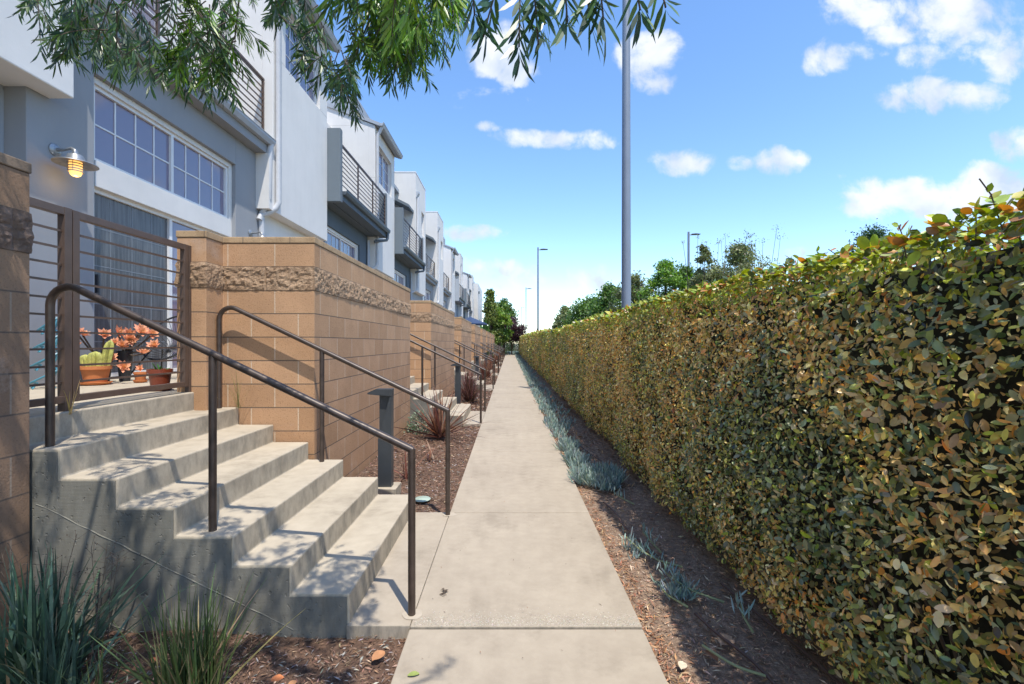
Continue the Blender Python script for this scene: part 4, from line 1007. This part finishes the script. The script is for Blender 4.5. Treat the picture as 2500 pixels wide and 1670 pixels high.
# blue chalk fingers
CF = [(.30, .40, .37), (.40, .50, .45), (.20, .29, .28), (.46, .53, .43)]
def fingers(P, n, L, Wd):
    k = len(P); idx = np.repeat(np.arange(k), n); B = P[idx]+rng.normal(0, .02, (k*n, 3))*np.array([1, 1, .2]); A = rng.normal(0, .45, (k*n, 3)); A[:, 2] = np.abs(A[:, 2])+.75
    parts = []
    c = pick(CF, [3, 3, 2, 1], k*n, .15); Ls = L*rng.uniform(.6, 1.2, k*n); Ns = rdir(k*n)
    for q in range(2):
        N2 = Ns if q == 0 else np.cross(norm(A), Ns)
        parts.append(leaves(B, A, N2, Ls, np.full(k*n, Wd), c, T_LANCE))
    return parts
def chalk(name, label, pts, n, L, Wd, group=None, kind=None):
    P = np.array(pts, float); a_ = merge(fingers(P, n, L, Wd)); o = mk(name, a_[0], a_[1], M['succ'], origin=tuple(P[0]), cols=a_[2]); return tag(o, label, 'succulent' if kind is None else 'ground cover', group, kind)
def patch(cx_, cy_, rx, ry, n): 
    a_ = rng.uniform(0, 2*pi, n); r = np.sqrt(rng.random(n)); return np.stack([cx_+rx*r*np.cos(a_), cy_+ry*r*np.sin(a_), np.full(n, -.02)], -1)
chalk('chalk_stick_plant', 'thick blue chalk stick clump leaning over the path edge', patch(.93, 4.8, .22, .32, 120), 9, .16, .012, 'blue chalk stick plants')
chalk('chalk_stick_plant', 'second blue clump just past the thick chalk stick clump', patch(.82, 5.55, .12, .25, 55), 8, .14, .011, 'blue chalk stick plants')
chalk('chalk_stick_plant', 'blue clump hugging the path edge past two others', patch(.80, 6.3, .11, .3, 65), 8, .14, .011, 'blue chalk stick plants')
Yp = rng.uniform(6.9, 60, 1500); Pp = np.stack([.79+rng.normal(0, .075, 1500)+.05*vn(Yp*2, 1)+np.where(rng.random(1500) < .35, rng.uniform(0, .35, 1500), 0), Yp, np.full(1500, -.02)], -1)
Pp = Pp[(vn(Yp*1.1, 5) > -.28)]; Pp[:, 0] = np.maximum(Pp[:, 0], PR+.005)
chalk('chalk_stick_cover', 'strip of blue chalk stick ground cover between the far path and the hedge', Pp, 7, .13, .016, kind='stuff')
# trailing sparse stems near camera
def trailing(label, pts, nf, group='straggling chalk stick stems'):
    m = MB(); m.tube(pts, .006, 6, radii=[.007-.004*i/(len(pts)-1) for i in range(len(pts))]); t = thing('trailing_succulent', label, 'succulent', pts[0], group)
    m.build('stem', M['stem'], t, smooth=True)
    P = []
    for i in range(len(pts)-1):
        for q in np.linspace(0, 1, nf): P.append(np.array(pts[i])*(1-q)+np.array(pts[i+1])*q)
    P = np.array(P[len(P)//3:]); a_ = merge(fingers(P, 2, .075, .009)); mk('fingers', a_[0], a_[1], M['succ'], t, cols=a_[2])
M['stem'] = m_simple('green_stem', (.25, .27, .13), .6, var=.2)
trailing('pale trailing succulent stems by the path edge, middle of the bare soil', [(1.12, 2.95, .0), (.98, 3.0, .02), (.90, 3.12, .03), (.84, 3.3, .05)], 7)
trailing('short succulent stem beside the pale trailing stems', [(1.05, 3.15, .0), (1.0, 3.2, .05), (.96, 3.28, .09)], 6)
trailing('grey-blue succulent with upright fingers nearer the camera', [(1.20, 2.55, .0), (1.06, 2.6, .03), (.98, 2.68, .05), (.93, 2.78, .07)], 9)
trailing('leggy blue succulent at the path edge beside the upright one', [(.98, 2.50, .0), (.90, 2.58, .02), (.86, 2.66, .05)], 7)
trailing('small blue succulent sprig near the hedge foot', [(1.22, 2.28, .0), (1.20, 2.34, .05), (1.22, 2.4, .08)], 6)
trailing('thin stem with a few fingers below the thick clump', [(1.12, 4.1, 0), (1.02, 4.2, .03), (.98, 4.3, .05)], 5)
chalk('chalk_stick_plant', 'bushy grey-blue succulent sprouting from bare soil near the camera', patch(.99, 2.66, .07, .09, 13), 8, .085, .0085, 'blue chalk stick plants')
chalk('chalk_stick_plant', 'bleached pale succulent shoots on the soil, left of the drip line', patch(.85, 3.2, .05, .12, 9), 7, .07, .009, 'blue chalk stick plants')
# drip lines and sticks
def hose(label, pts, r=.0075, mat='hose', name='drip_line', cat='drip line', group='brown drip lines on the soil'):
    # smooth through points
    P = [Vector(p) for p in pts]; out = []
    for i in range(len(P)-1):
        p0 = P[max(0, i-1)]; p1 = P[i]; p2 = P[i+1]; p3 = P[min(len(P)-1, i+2)]
        for k in range(6):
            t_ = k/6; out.append(.5*((2*p1)+(-p0+p2)*t_+(2*p0-5*p1+4*p2-p3)*t_*t_+(-p0+3*p1-3*p2+p3)*t_**3))
    out.append(P[-1]); m = MB().tube(out, r, 8); o = m.build(name, M[mat], origin=tuple(P[0]), smooth=True); return tag(o, label, cat, group)
hose('brown drip line curving over the bare soil in the middle distance', [(.86, 4.15, .0), (.90, 3.85, .012), (.90, 3.6, .014), (.95, 3.3, .012), (1.02, 3.0, .006)])
hose('brown drip line nearest the bottom of the picture', [(1.00, 2.45, -.005), (1.03, 2.25, .012), (1.10, 2.05, .012), (1.13, 1.8, .01)])
hose('brown drip line beside the hedge foot, near the bottom right', [(1.28, 2.75, 0), (1.30, 2.5, .014), (1.36, 2.2, .012), (1.40, 1.9, .012)])
hose('faint drip line beside the far blue ground cover', [(.88, 7.8, .0), (1.0, 7.0, .014), (1.0, 6.3, .014), (1.13, 5.5, .012), (1.2, 5.1, 0)])
hose('short mossy stick lying on the soil by the path edge', [(.92, 2.17, .01), (1.0, 2.02, .02), (1.11, 1.97, .01)], .006, 'stem', 'fallen_stick', 'stick', None)
hose('thin dry root running across the soil', [(.82, 4.5, .0), (.95, 4.42, .012), (1.0, 4.5, .01)], .005, 'bark', 'fallen_stick', 'stick', None)

# ------------------------------------------------------------------ patio things
def pot(x, y, r, h, mat, label, saucer=True, rim=True, rr=.75):
    t = thing('plant_pot', label, 'plant pot', (x, y, PAT), 'plant pots on the patio')
    z = PAT+(.02 if saucer else 0)
    prof = [(0, 0), (r*rr, 0), (r*.96, h*.82)]+([(r*.96, h*.80), (r*1.08, h*.8), (r*1.08, h), (r*.95, h), (r*.92, h*.86), (0, h*.84)] if rim else [(r, h), (r*.9, h), (r*.88, h*.9), (0, h*.88)])
    MB().lathe(prof, (x, y, z), 28, cap=False).build('pot', M[mat], t, smooth=True)
    if saucer: MB().lathe([(0, 0), (r*.95, 0), (r*1.12, .022), (r*1.05, .024), (r*.9, .01), (0, .01)], (x, y, PAT+.002), 28, cap=False).build('saucer', M[mat], t, smooth=True)
    return t, z+h
def rosette(P, s, mats=None):
    """succulent rosettes: list of centres"""
    parts = []
    for p in P:
        n_ = 20; az = np.arange(n_)*2.4; el = np.linspace(.15, 1.15, n_); nrm_ = norm(np.array([[.35, -.5, .8]])+rng.normal(0, .35, (1, 3)))[0]
        t1 = np.cross(nrm_, [0, 1, .2]); t1 /= np.linalg.norm(t1); t2 = np.cross(nrm_, t1)
        A = (t1[None]*np.cos(az)[:, None]+t2[None]*np.sin(az)[:, None])*np.cos(el)[:, None]+nrm_[None]*np.sin(el)[:, None]
        N = nrm_[None]-A*.3+np.zeros((n_, 3)); L = s*(1.1-.5*np.linspace(0, 1, n_)); t_ = np.linspace(0, 1, n_)[:, None]
        c = (1-t_)*np.array([[.80, .36, .22]])+t_*np.array([[.78, .48, .26]]); c = c*(1+rng.normal(0, .1, (n_, 1)))
        parts.append(leaves(np.tile(p, (n_, 1)), A, N, L, L*.85, c, T_OVAL, np.full(n_, -.25)))
    return parts
t, z = pot(-4.02, 4.42, .115, .16, 'terra', 'wide terracotta pot with a yellow-green column cactus')
def cactus(par, segs):
    for (x, y, z0, h, r, lx, ly) in segs:
        m = MB(); n = 20; rows_ = 12; b = 0
        for j in range(rows_+1):
            q = j/rows_; rr_ = r*(math.sin(min(1, q*1.0)*pi*.5+.5)**.5 if q < .6 else math.sqrt(max(0, 1-((q-.6)/.41)**2)))*(1 if q < .6 else 1)
            rr_ = r*(.85+.15*min(1, q*3)) if q < .65 else r*math.sqrt(max(.002, 1-((q-.65)/.352)**2))
            for k in range(n):
                a_ = 2*pi*k/n; rv = rr_*(1.0 if k % 4 == 0 else (.5 if k % 4 == 2 else .72)); m.v.append((x+lx*q+rv*cos(a_), y+ly*q+rv*sin(a_), z0+h*q))
        for j in range(rows_):
            for k in range(n): m.f.append((j*n+k, j*n+(k+1) % n, (j+1)*n+(k+1) % n, (j+1)*n+k))
        m.f.append(tuple(rows_*n+k for k in range(n))); m.build('cactus', M['cactus'], par, smooth=False)
M['cactus'] = m_simple('cactus_skin', (.38, .38, .10), .6, var=.4, scale=30)
cactus(t, [(-4.02, 4.42, z-.02, .16, .062, 0, 0), (-3.95, 4.45, z-.02, .27, .045, .05, 0), (-4.09, 4.42, z-.02, .13, .05, -.03, 0)])
t, z = pot(-4.22, 4.70, .10, .28, 'blackpot', 'dark round pot behind the cactus pot', False, False, .7)
a = merge(rosette([(-4.22, 4.5, z+.2), (-4.05, 4.55, z+.2), (-3.98, 4.6, z+.12), (-3.95, 4.5, z-.03), (-4.28, 4.5, z+.22), (-4.22, 4.45, z+.1), (-3.86, 4.55, z-.12)], .075)); mk('rosettes', a[0], a[1], M['succ'], t, cols=a[2])
m = MB()
for q in [(-4.22, 4.5, z+.2), (-4.05, 4.55, z+.2), (-3.98, 4.6, z+.12), (-4.28, 4.5, z+.22), (-3.95, 4.5, z-.03), (-3.86, 4.55, z-.12)]: m.tube([(-4.22, 4.70, z-.03), ((q[0]-4.22)/2, (q[1]+4.70)/2, (q[2]+z-.03)/2-.03), q], .008, 6)
m.build('stems', M['bark'], t)
t, z = pot(-4.10, 4.85, .075, .32, 'blackpot', 'tall tapered charcoal pot holding a spray of coral rosettes', False, False, .62)
R2 = [(-4.13, 4.8, z+.19), (-4.04, 4.83, z+.17), (-3.92, 4.85, z+.19), (-3.85, 4.9, z+.17), (-4.0, 4.8, z+.12), (-3.78, 4.85, z+.05), (-3.82, 4.75, z-.03), (-4.07, 4.78, z+.05), (-3.97, 4.9, z+.22)]
a = merge(rosette(R2, .08)); mk('rosettes', a[0], a[1], M['succ'], t, cols=a[2]); m = MB()
for q in R2: m.tube([(-4.10, 4.85, z-.03), ((q[0]-4.10)/2, (q[1]+4.85)/2, (q[2]+z-.03)/2-.02), q], .008, 6)
m.build('stems', M['bark'], t)
t, z = pot(-3.78, 4.66, .055, .085, 'terra', 'tiny terracotta pot on a saucer between the dark pots and the chair'); a = merge(rosette([(-3.78, 4.66, z+.035)], .045)); mk('rosettes', a[0], a[1], M['succ'], t, cols=a[2])
t, z = pot(-2.98, 3.88, .085, .16, 'redpot', 'red-brown plastic pot standing behind the gate at its hinge end', True)
a = blades(-2.98, 3.88, z-.03, 9, .11, .02, .6, pick([(.05, .14, .03)], [1], 9), .4, 4, base=.02); mk('seedling', a[0], a[1], M['leaf'], t, cols=a[2])
# wire / rope lounge chair
t = thing('rope_chair', 'black rope lounge chair with thin legs by the sliding door', 'chair', (-3.80, 5.10, PAT))
cx_, cy_ = -3.80, 5.10
rim = []
for k in range(33):
    a_ = 2*pi*k/32; rx_, rz_ = .27, .25; yy2 = cy_+.10*sin(a_)+.20*(math.sin(a_)*.5+.5); rim.append((cx_+rx_*cos(a_), yy2-.1, PAT+.47+rz_*sin(a_)))
MB().tube(rim, .011, 8, cap=False).build('frame', M['darkrope'], t, smooth=True)
m = MB(); hub = Vector((cx_, cy_-.02, PAT+.33))
for k in range(32):
    p = Vector(rim[k]); mid = (p+hub)/2+Vector((0, .09, -.05)); m.tube([p, mid, hub], .0035, 4, cap=False)
m.build('seat_cords', M['darkrope'], t)
for sx_, sy_ in ((-1, -1), (1, -1), (-1, 1), (1, 1)):
    MB().tube([(cx_+sx_*.15, cy_+sy_*.08, PAT+.33), (cx_+sx_*.30, cy_+sy_*.25, PAT)], .009, 8).build('leg', M['darkrope'], t, smooth=True)
# teal wire stand
t = thing('wire_stand', 'teal wire plant stand of looped rings against the blue-grey wall', 'plant stand', (-4.16, 4.06, PAT)); 
for k, (dx, zz, s) in enumerate([(0, .10, .17), (.03, .26, .16), (.05, .42, .15), (.06, .58, .12)]):
    m = MB(); pts = []
    for j in range(25):
        a_ = 2*pi*j/24; pts.append((-4.16+dx+s*cos(a_)*.75, 4.06+s*.55*sin(a_), PAT+zz+.07*math.sin(a_*1+1)))
    m.tube(pts, .0085, 7, cap=False)
    for j in range(0, 24, 6):
        p = pts[j]; m.tube([p, (p[0]*.5+(-4.16+dx)*.5, p[1]*.5+4.06*.5, PAT+zz-.05), (p[0]*.85+(-4.16+dx)*.15, p[1], PAT+zz-.10)], .007, 6)
    m.build('ring', M['teal'], t, smooth=True)
# navy umbrella far along the row
t = thing('patio_umbrella', 'navy patio umbrella top showing above the far block walls', 'umbrella', (-3.1, 36, PAT))
m = MB(); n = 8; m.v = [(-3.1, 36, 3.55)]+[(-3.1+1.35*cos(2*pi*k/n+.2), 36+1.35*sin(2*pi*k/n+.2), 3.0) for k in range(n)]+[(-3.1+1.35*cos(2*pi*k/n+.2), 36+1.35*sin(2*pi*k/n+.2), 2.9) for k in range(n)]
m.f = [(0, k+1, (k+1) % n+1) for k in range(n)]+[(k+1, k+1+n, (k+1) % n+1+n, (k+1) % n+1) for k in range(n)]; m.build('canopy', M['navy'], t)
MB().tube([(-3.1, 36, PAT), (-3.1, 36, 3.5)], .025, 8).build('pole', M['bronze'], t)
# bird of paradise leaf clump
a = blades(-2.15, 42.5, PAT, 16, 2.6, .45, .28, pick([(.05, .13, .03), (.09, .18, .04)], [1, 1], 16), .25, 7, base=.25)
o = mk('banana_plant', a[0], a[1], M['leaf'], origin=(-2.15, 42.5, PAT), cols=a[2], smooth=True); tag(o, 'broad-leaved paddle plant rising over the far block walls', 'plant')

# ------------------------------------------------------------------ trees
def tree(name, label, x, y, h, cr, z0, n_cl, n_lf, size, pal, w, group=None, sparse=False, col_shape=False, trunk=.14, base=-.14, twigs=0):
    t = thing(name, label, 'tree', (x, y, base), group)
    m = MB(); m.tube([(x, y, base), (x+.05*cr, y, base+(h-base)*.4), (x-.04*cr, y, base+(h-base)*.8)], trunk, 10, radii=[trunk, trunk*.7, trunk*.25]); 
    cl = []
    for _ in range(n_cl):
        q = rng.random(); zz = z0+(h-z0)*q; prof = math.sqrt(max(0.02, 1-(2*q-.85)**2)) if not col_shape else (1.05-q)**.8*.9+.1
        r = cr*prof*(rng.random()**.45); a_ = rng.uniform(0, 2*pi); cl.append((x+r*cos(a_), y+r*sin(a_), zz))
    for c in cl[::2 if n_cl > 30 else 1]:
        zs = base+(c[2]-base)*rng.uniform(.35, .7); m.tube([(x, y, zs), ((x+c[0])/2, (y+c[1])/2, (zs+c[2])/2+.1*cr), c], trunk*.2, 5, radii=[trunk*.32, trunk*.2, trunk*.06])
    for _ in range(twigs):
        c = cl[rng.integers(len(cl))]; b = (c[0]+rng.normal(0, .35), c[1]+rng.normal(0, .35), h+rng.uniform(.03, .14)*(h-z0)); m.tube([c, ((c[0]+b[0])/2+.05, c[1], (c[2]+b[2])/2), b], .016, 4, radii=[.024, .015, .007]); cl.append(b)
    m.build('trunk', M['bark'], t, smooth=True)
    Cn = np.array(cl); k = len(Cn); per = np.maximum(4, (n_lf/k*rng.uniform(.5, 1.5, k)).astype(int))
    if twigs: per[-twigs:] = 22
    idx = np.repeat(np.arange(k), per); n = len(idx); cs_ = cr*(.26 if not sparse else .2)*rng.uniform(.7, 1.3, k)
    d = rng.normal(size=(n, 3))*np.array([1, 1, .75])
    if twigs: cs_[-twigs:] *= .5
    P = Cn[idx]+d*cs_[idx][:, None]*.55
    shade = rng.uniform(.7, 1.35, k)
    c = pick(pal, w, n, .18)*shade[idx][:, None]
    s = size*1.55*rng.uniform(.6, 1.3, n); s = np.where(idx >= k-twigs, s*.6, s)
    a_ = leaves(P, rdir(n)+np.array([0, 0, -.2]), rdir(n)+np.array([0, 0, .7]), s, s*.9, c, T_DIA); mk('crown', a_[0], a_[1], M['leaf'], t, cols=a_[2])
    return t
GR = [(.13, .22, .05), (.18, .28, .06), (.08, .15, .04)]
OL = [(.21, .24, .09), (.16, .19, .08), (.28, .29, .14)]
GT = 'trees beyond the hedge'
tree('street_tree', 'small round tree farthest left behind the hedge', 9.3, 76, 7.1, 2.0, 1.5, 70, 9000, .24, OL, [2, 2, 1], GT)
tree('street_tree', 'low tree between the small round tree and the tall pole', 9.5, 52, 6.3, 3.2, 1.0, 90, 15000, .2, GR, [2, 2, 2], GT)
tree('street_tree', 'green tree just left of the tall pole', 10.2, 46, 7.0, 2.3, 1.0, 80, 15000, .18, GR, [2, 1, 3], GT)
tree('street_tree', 'dark olive tree right behind the tall pole', 11.0, 40, 7.3, 1.9, 1.0, 70, 12000, .15, OL, [2, 3, 1], GT)
tree('street_tree', 'bright green tree right of the tall pole', 11.3, 33, 7.25, 1.7, .8, 80, 17000, .12, [(.15, .27, .04), (.21, .34, .05), (.08, .15, .03)], [3, 2, 2], GT)
tree('street_tree', 'bright green tree beside the far right light pole', 12.9, 33.5, 7.1, 1.7, .8, 70, 15000, .12, [(.14, .25, .04), (.19, .31, .05), (.08, .15, .03)], [3, 2, 2], GT)
tree('street_tree', 'sparse olive tree with bare twigs, its left dense crown', 10.9, 25.5, 6.85, 1.0, .8, 60, 12000, .09, OL, [2, 3, 1], GT, True, twigs=2)
tree('street_tree', 'sparse olive tree with thin bare twigs rising from the top', 12.9, 25.5, 6.75, 2.3, .8, 110, 24000, .09, OL, [2, 2, 2], GT, True, twigs=12)
tree('street_tree', 'leafy treetop at the right, peeping over the highest part of the hedge', 17.6, 22, 6.75, 2.2, .8, 90, 18000, .08, [(.05, .10, .03), (.09, .14, .05), (.03, .06, .02)], [3, 2, 2], GT, True)
tree('garden_tree', 'slender yellow-green tree left of the path end', -2.15, 52, 7.4, 1.1, 1.2, 70, 8000, .19, [(.25, .28, .08), (.17, .22, .06), (.08, .13, .03)], [3, 3, 2], None, col_shape=True)
tree('garden_tree', 'bright green bushy tree in front of the dark one at the path end', -1.2, 53, 5.3, 1.3, 1.4, 60, 6500, .19, [(.24, .33, .06), (.17, .26, .05), (.08, .15, .03)], [3, 3, 2])
tree('garden_tree', 'dark green tree with an uneven top at the path end', -.75, 60, 7.0, 1.6, 2.0, 60, 8000, .2, [(.06, .14, .04), (.10, .20, .04), (.20, .24, .05)], [3, 3, 1.5])
tree('plum_tree', 'dark purple-leaved tree over the end of the path', .25, 57, 4.3, 1.7, 2.0, 70, 6500, .15, [(.085, .040, .045), (.13, .065, .065), (.04, .025, .03)], [3, 2, 2], trunk=.08)
leafball('low_shrub', 'yellow-green low shrub at the end of the path', 'shrub', -1.2, 60, 0, .8, 1.3, 900, .14, [(.16, .20, .06), (.10, .14, .04)], [2, 2], tmpl=T_DIA)
for k, (xx, hh) in enumerate([(-2.5, 2.6), (-.6, 2.2), (1.0, 2.9), (2.6, 2.4)]): leafball('low_shrub', ['leftmost', 'second from the left', 'third from the left', 'rightmost'][k]+' of the dark shrubs closing the view beyond the path end', 'shrub', xx, 69, -.1, 1.5, hh, 1300, .22, [(.05, .09, .03), (.08, .12, .04), (.03, .06, .02)], [3, 2, 2], 'dark shrubs beyond the path end', tmpl=T_DIA)
g = MB(); g.box(-2, 4.5, 66, 66.4, -.1, .22); tag(g.build('low_wall', M['concrete'], origin=(1, 66, 0)), 'low pale wall closing the far end of the path', 'low wall')
P = np.stack([rng.uniform(-2, 1.8, 500), rng.uniform(61.5, 65.5, 500), np.full(500, -.1)], -1)
chalk('chalk_stick_cover', 'blue ground cover bed at the far end of the path', P, 6, .4, .06, kind='stuff')
# far small house over the hedge
t = thing('far_house', 'pale roof of a far house just over the hedge, left of the trees', 'house', (12.6, 88, 0))
MB().box(11, 15, 86, 92, -.1, 4.3).build('wall', M['white'], t)
m = MB(); m.v = [(10.6, 85.6, 4.3), (15.4, 85.6, 4.3), (15.4, 92.4, 4.3), (10.6, 92.4, 4.3), (12.4, 88, 5.3), (13.6, 88, 5.3), (13.6, 90, 5.3), (12.4, 90, 5.3)]; m.f = [(0, 1, 5, 4), (1, 2, 6, 5), (2, 3, 7, 6), (3, 0, 4, 7), (4, 5, 6, 7), (3, 2, 1, 0)]; m.build('roof', M['roof'], t)

# ------------------------------------------------------------------ overhanging narrow-leaved tree
ov = thing('overhanging_tree', 'narrow-leaved tree whose green branches hang into the top of the picture', 'tree', (-1.7, -.9, -.07))
def spray(p, d, L, nl, ll, lw, pal, w):
    """one drooping twig with two-ranked, slightly spiralled leaves"""
    d = d/np.linalg.norm(d); K = 7; pts = [p]; dd = d.copy()
    for k in range(K): pts.append(pts[-1]+dd*L/K); dd = dd+np.array([0, 0, -.10]); dd /= np.linalg.norm(dd)
    pts = np.array(pts); tq = np.sort(rng.uniform(.12, 1, nl))*K; i0 = np.minimum(tq.astype(int), K-1); f = (tq-i0)[:, None]
    P = pts[i0]*(1-f)+pts[i0+1]*f; ax = norm(pts[i0+1]-pts[i0]); sd_ = norm(np.cross(ax, np.array([[.1, .2, 1.]]))); up = np.cross(sd_, ax)
    ph_ = np.where(np.arange(nl) % 2 == 0, 0, pi)+rng.normal(0, .75, nl); rad_ = sd_*np.cos(ph_)[:, None]+up*np.sin(ph_)[:, None]
    ang = rng.uniform(.45, .95, nl)[:, None]; ang = ang*(1.25-.6*(tq/K)[:, None]); A = ax*np.cos(ang)+rad_*np.sin(ang)+np.array([[0, 0, -.22]])
    Ls = ll*rng.uniform(.65, 1.12, nl); br_ = rng.uniform(.75, 1.25)
    return leaves(P, A, np.cross(A, rad_)+up*.8+rng.normal(0, .2, (nl, 3)), Ls, lw*rng.uniform(.8, 1.2, nl), pick(pal, w, nl, .16)*br_, T_LANCE, rng.uniform(0, .22, nl)), pts
PD = [(.050, .10, .060), (.070, .135, .060), (.095, .17, .055), (.15, .20, .14)]
PG = [(.085, .18, .025), (.13, .25, .035), (.20, .33, .045), (.06, .12, .02)]
SP = []; TW = MB()
def inter(x, pts):
    xs = [p[0] for p in pts]; ys = [p[1] for p in pts]; return float(np.interp(x, xs, ys))
def cluster(env, n, ymin, ymax, ll, pal, w, zcap, hang=.16, nl=24):
    """env: lower limit of the foliage (tangent space at the camera distance y); sprays fill the volume above it up to zcap"""
    x0, x1 = env[0][0], env[-1][0]; c_ = 0; tries = 0
    while c_ < n and tries < n*30:
        tries += 1
        px = rng.uniform(x0, x1); y = rng.uniform(ymin, ymax); lim = inter(px, env); zlow = EYE+(838-lim)*y/1111; X = (px-1244)*y/1111
        L = rng.uniform(.10, .19)*ll/.052
        zt = zlow+L*.62+rng.exponential(.17)
        if zt > zcap: continue
        if vn(px/70.+3, y*9)+.5*vn(px/30., zt*14) < -.02: continue
        d = np.array([rng.normal(0, .55), rng.normal(0, .5), -.75])
        p = np.array([X, y, zt])-d*0; a_, pts = spray(p-d/np.linalg.norm(d)*L*.25, d, L, nl, ll, ll*.112, pal, w); SP.append(a_)
        TW.tube([tuple(q) for q in pts[::2]], .0016, 4, cap=False, radii=[.0022, .0018, .0014, .001][:len(pts[::2])]); c_ += 1
envA = [(x_, y_+16) for x_, y_ in [(75, 40), (95, 110), (150, 160), (200, 150), (280, 170), (340, 200), (410, 262), (460, 225), (540, 225), (580, 190), (605, -76)]]
envB = [(x_, y_+18) for x_, y_ in [(655, -60), (690, 110), (740, 160), (800, 270), (850, 250), (920, 205), (1000, 190), (1050, 175), (1100, 110), (1140, 60)]]
cluster(envA, 98, 1.45, 1.9, .058, PD+[(.07, .14, .03)], [3, 3, 2, 1, 2], 3.0)
cluster([(430, 250), (500, 228), (570, 195), (595, 60)], 34, 1.45, 1.75, .054, PG, [3, 2, 1, 2], 2.7)
cluster(envB, 104, 1.4, 1.85, .058, PD+[(.07, .15, .03)], [2, 3, 3, 1, 3], 3.0)
cluster([(860, 170), (940, 160), (1040, 150), (1120, 90)], 85, 1.35, 1.7, .054, PG, [2, 3, 2, 1], 2.7)
cluster([(820, 60), (920, 75), (1000, 60), (1080, 45)], 16, 1.0, 1.15, .066, PG, [1, 3, 3, 1], 2.5)
# larger, nearer sprigs hanging at top centre
for (px, py, y, dx, L_, nl_) in [(1270, -40, .95, -.02, .15, 26), (1300, -60, .92, .1, .16, 24), (1225, -60, 1.0, -.35, .16, 22), (1375, -70, .92, .1, .12, 20), (1430, -60, .92, .1, .10, 16), (1460, -60, .9, .15, .10, 16), (1540, -70, .9, .3, .09, 12), (1600, -70, .9, .35, .085, 9), (1150, -60, 1.0, .1, .10, 14), (1330, -70, .98, .0, .13, 18)]:
    p = np.array([(px-1244)*y/1111, y, EYE+(838-py)*y/1111]); d = np.array([dx, .05, -.9]); a_, pts = spray(p, d, L_, nl_, .072, .0095, PD+[(.07, .12, .03)], [3, 3, 2, .5, 1]); SP.append(a_)
    TW.tube([tuple(q) for q in pts[::2]], .002, 5, cap=False)
# the rest of the crown above the frame: gives the dappled shade
for (nn_, xr, yr, zr_, th_) in [(300, (-2.1, -.25), (.5, 1.10), (3.05, 3.7), -.22), (190, (-2.9, -1.7), (.7, 1.75), (3.05, 3.7), -.3), (60, (-1.9, -.45), (1.1, 1.6), (3.0, 3.5), .08), (110, (-2.6, -1.75), (1.15, 1.9), (3.15, 3.6), -.35), (60, (-.3, .9), (-.5, .6), (2.7, 3.6), .0), (120, (-2.9, -.2), (-.8, .5), (3.2, 4.4), -.1)]:
    for _ in range(nn_):
        p = np.array([rng.uniform(*xr), rng.uniform(*yr), rng.uniform(*zr_)])
        if vn(p[0]*4.2+3, p[1]*4.2+9) < th_: continue
        a_, pts = spray(p, np.array([rng.normal(0, .7), rng.normal(0, .7), -.4]), .26, 26, .075, .0115, PD, [3, 3, 2, 1]); SP.append(a_)
a = merge(SP); mk('crown', a[0], a[1], M['treeleaf'], ov, cols=a[2]); TW.build('twigs', M['bark'], ov)['kind'] = 'stuff'
m = MB(); m.tube([(-1.7, -.9, -.07), (-1.66, -.85, 1.2), (-1.6, -.7, 2.3), (-1.5, -.4, 3.2), (-1.4, .2, 3.9)], .09, 12, radii=[.12, .10, .085, .06, .03]); m.build('trunk', M['bark'], ov, smooth=True)
m = MB()
for e in [(-1.6, 1.75, 2.95), (-.4, 1.7, 2.9), (-2.3, 1.5, 3.3), (-.9, 1.1, 3.6), (.3, .9, 2.75), (-1.9, .8, 3.9)]:
    s_ = Vector((-1.55, -.55, 2.7+rng.uniform(0, .5))); e = Vector(e); mid = (s_+e)/2+Vector((0, 0, .25)); m.tube([s_, mid, e], .02, 7, radii=[.035, .02, .007])
m.build('branches', M['bark'], ov, smooth=True)
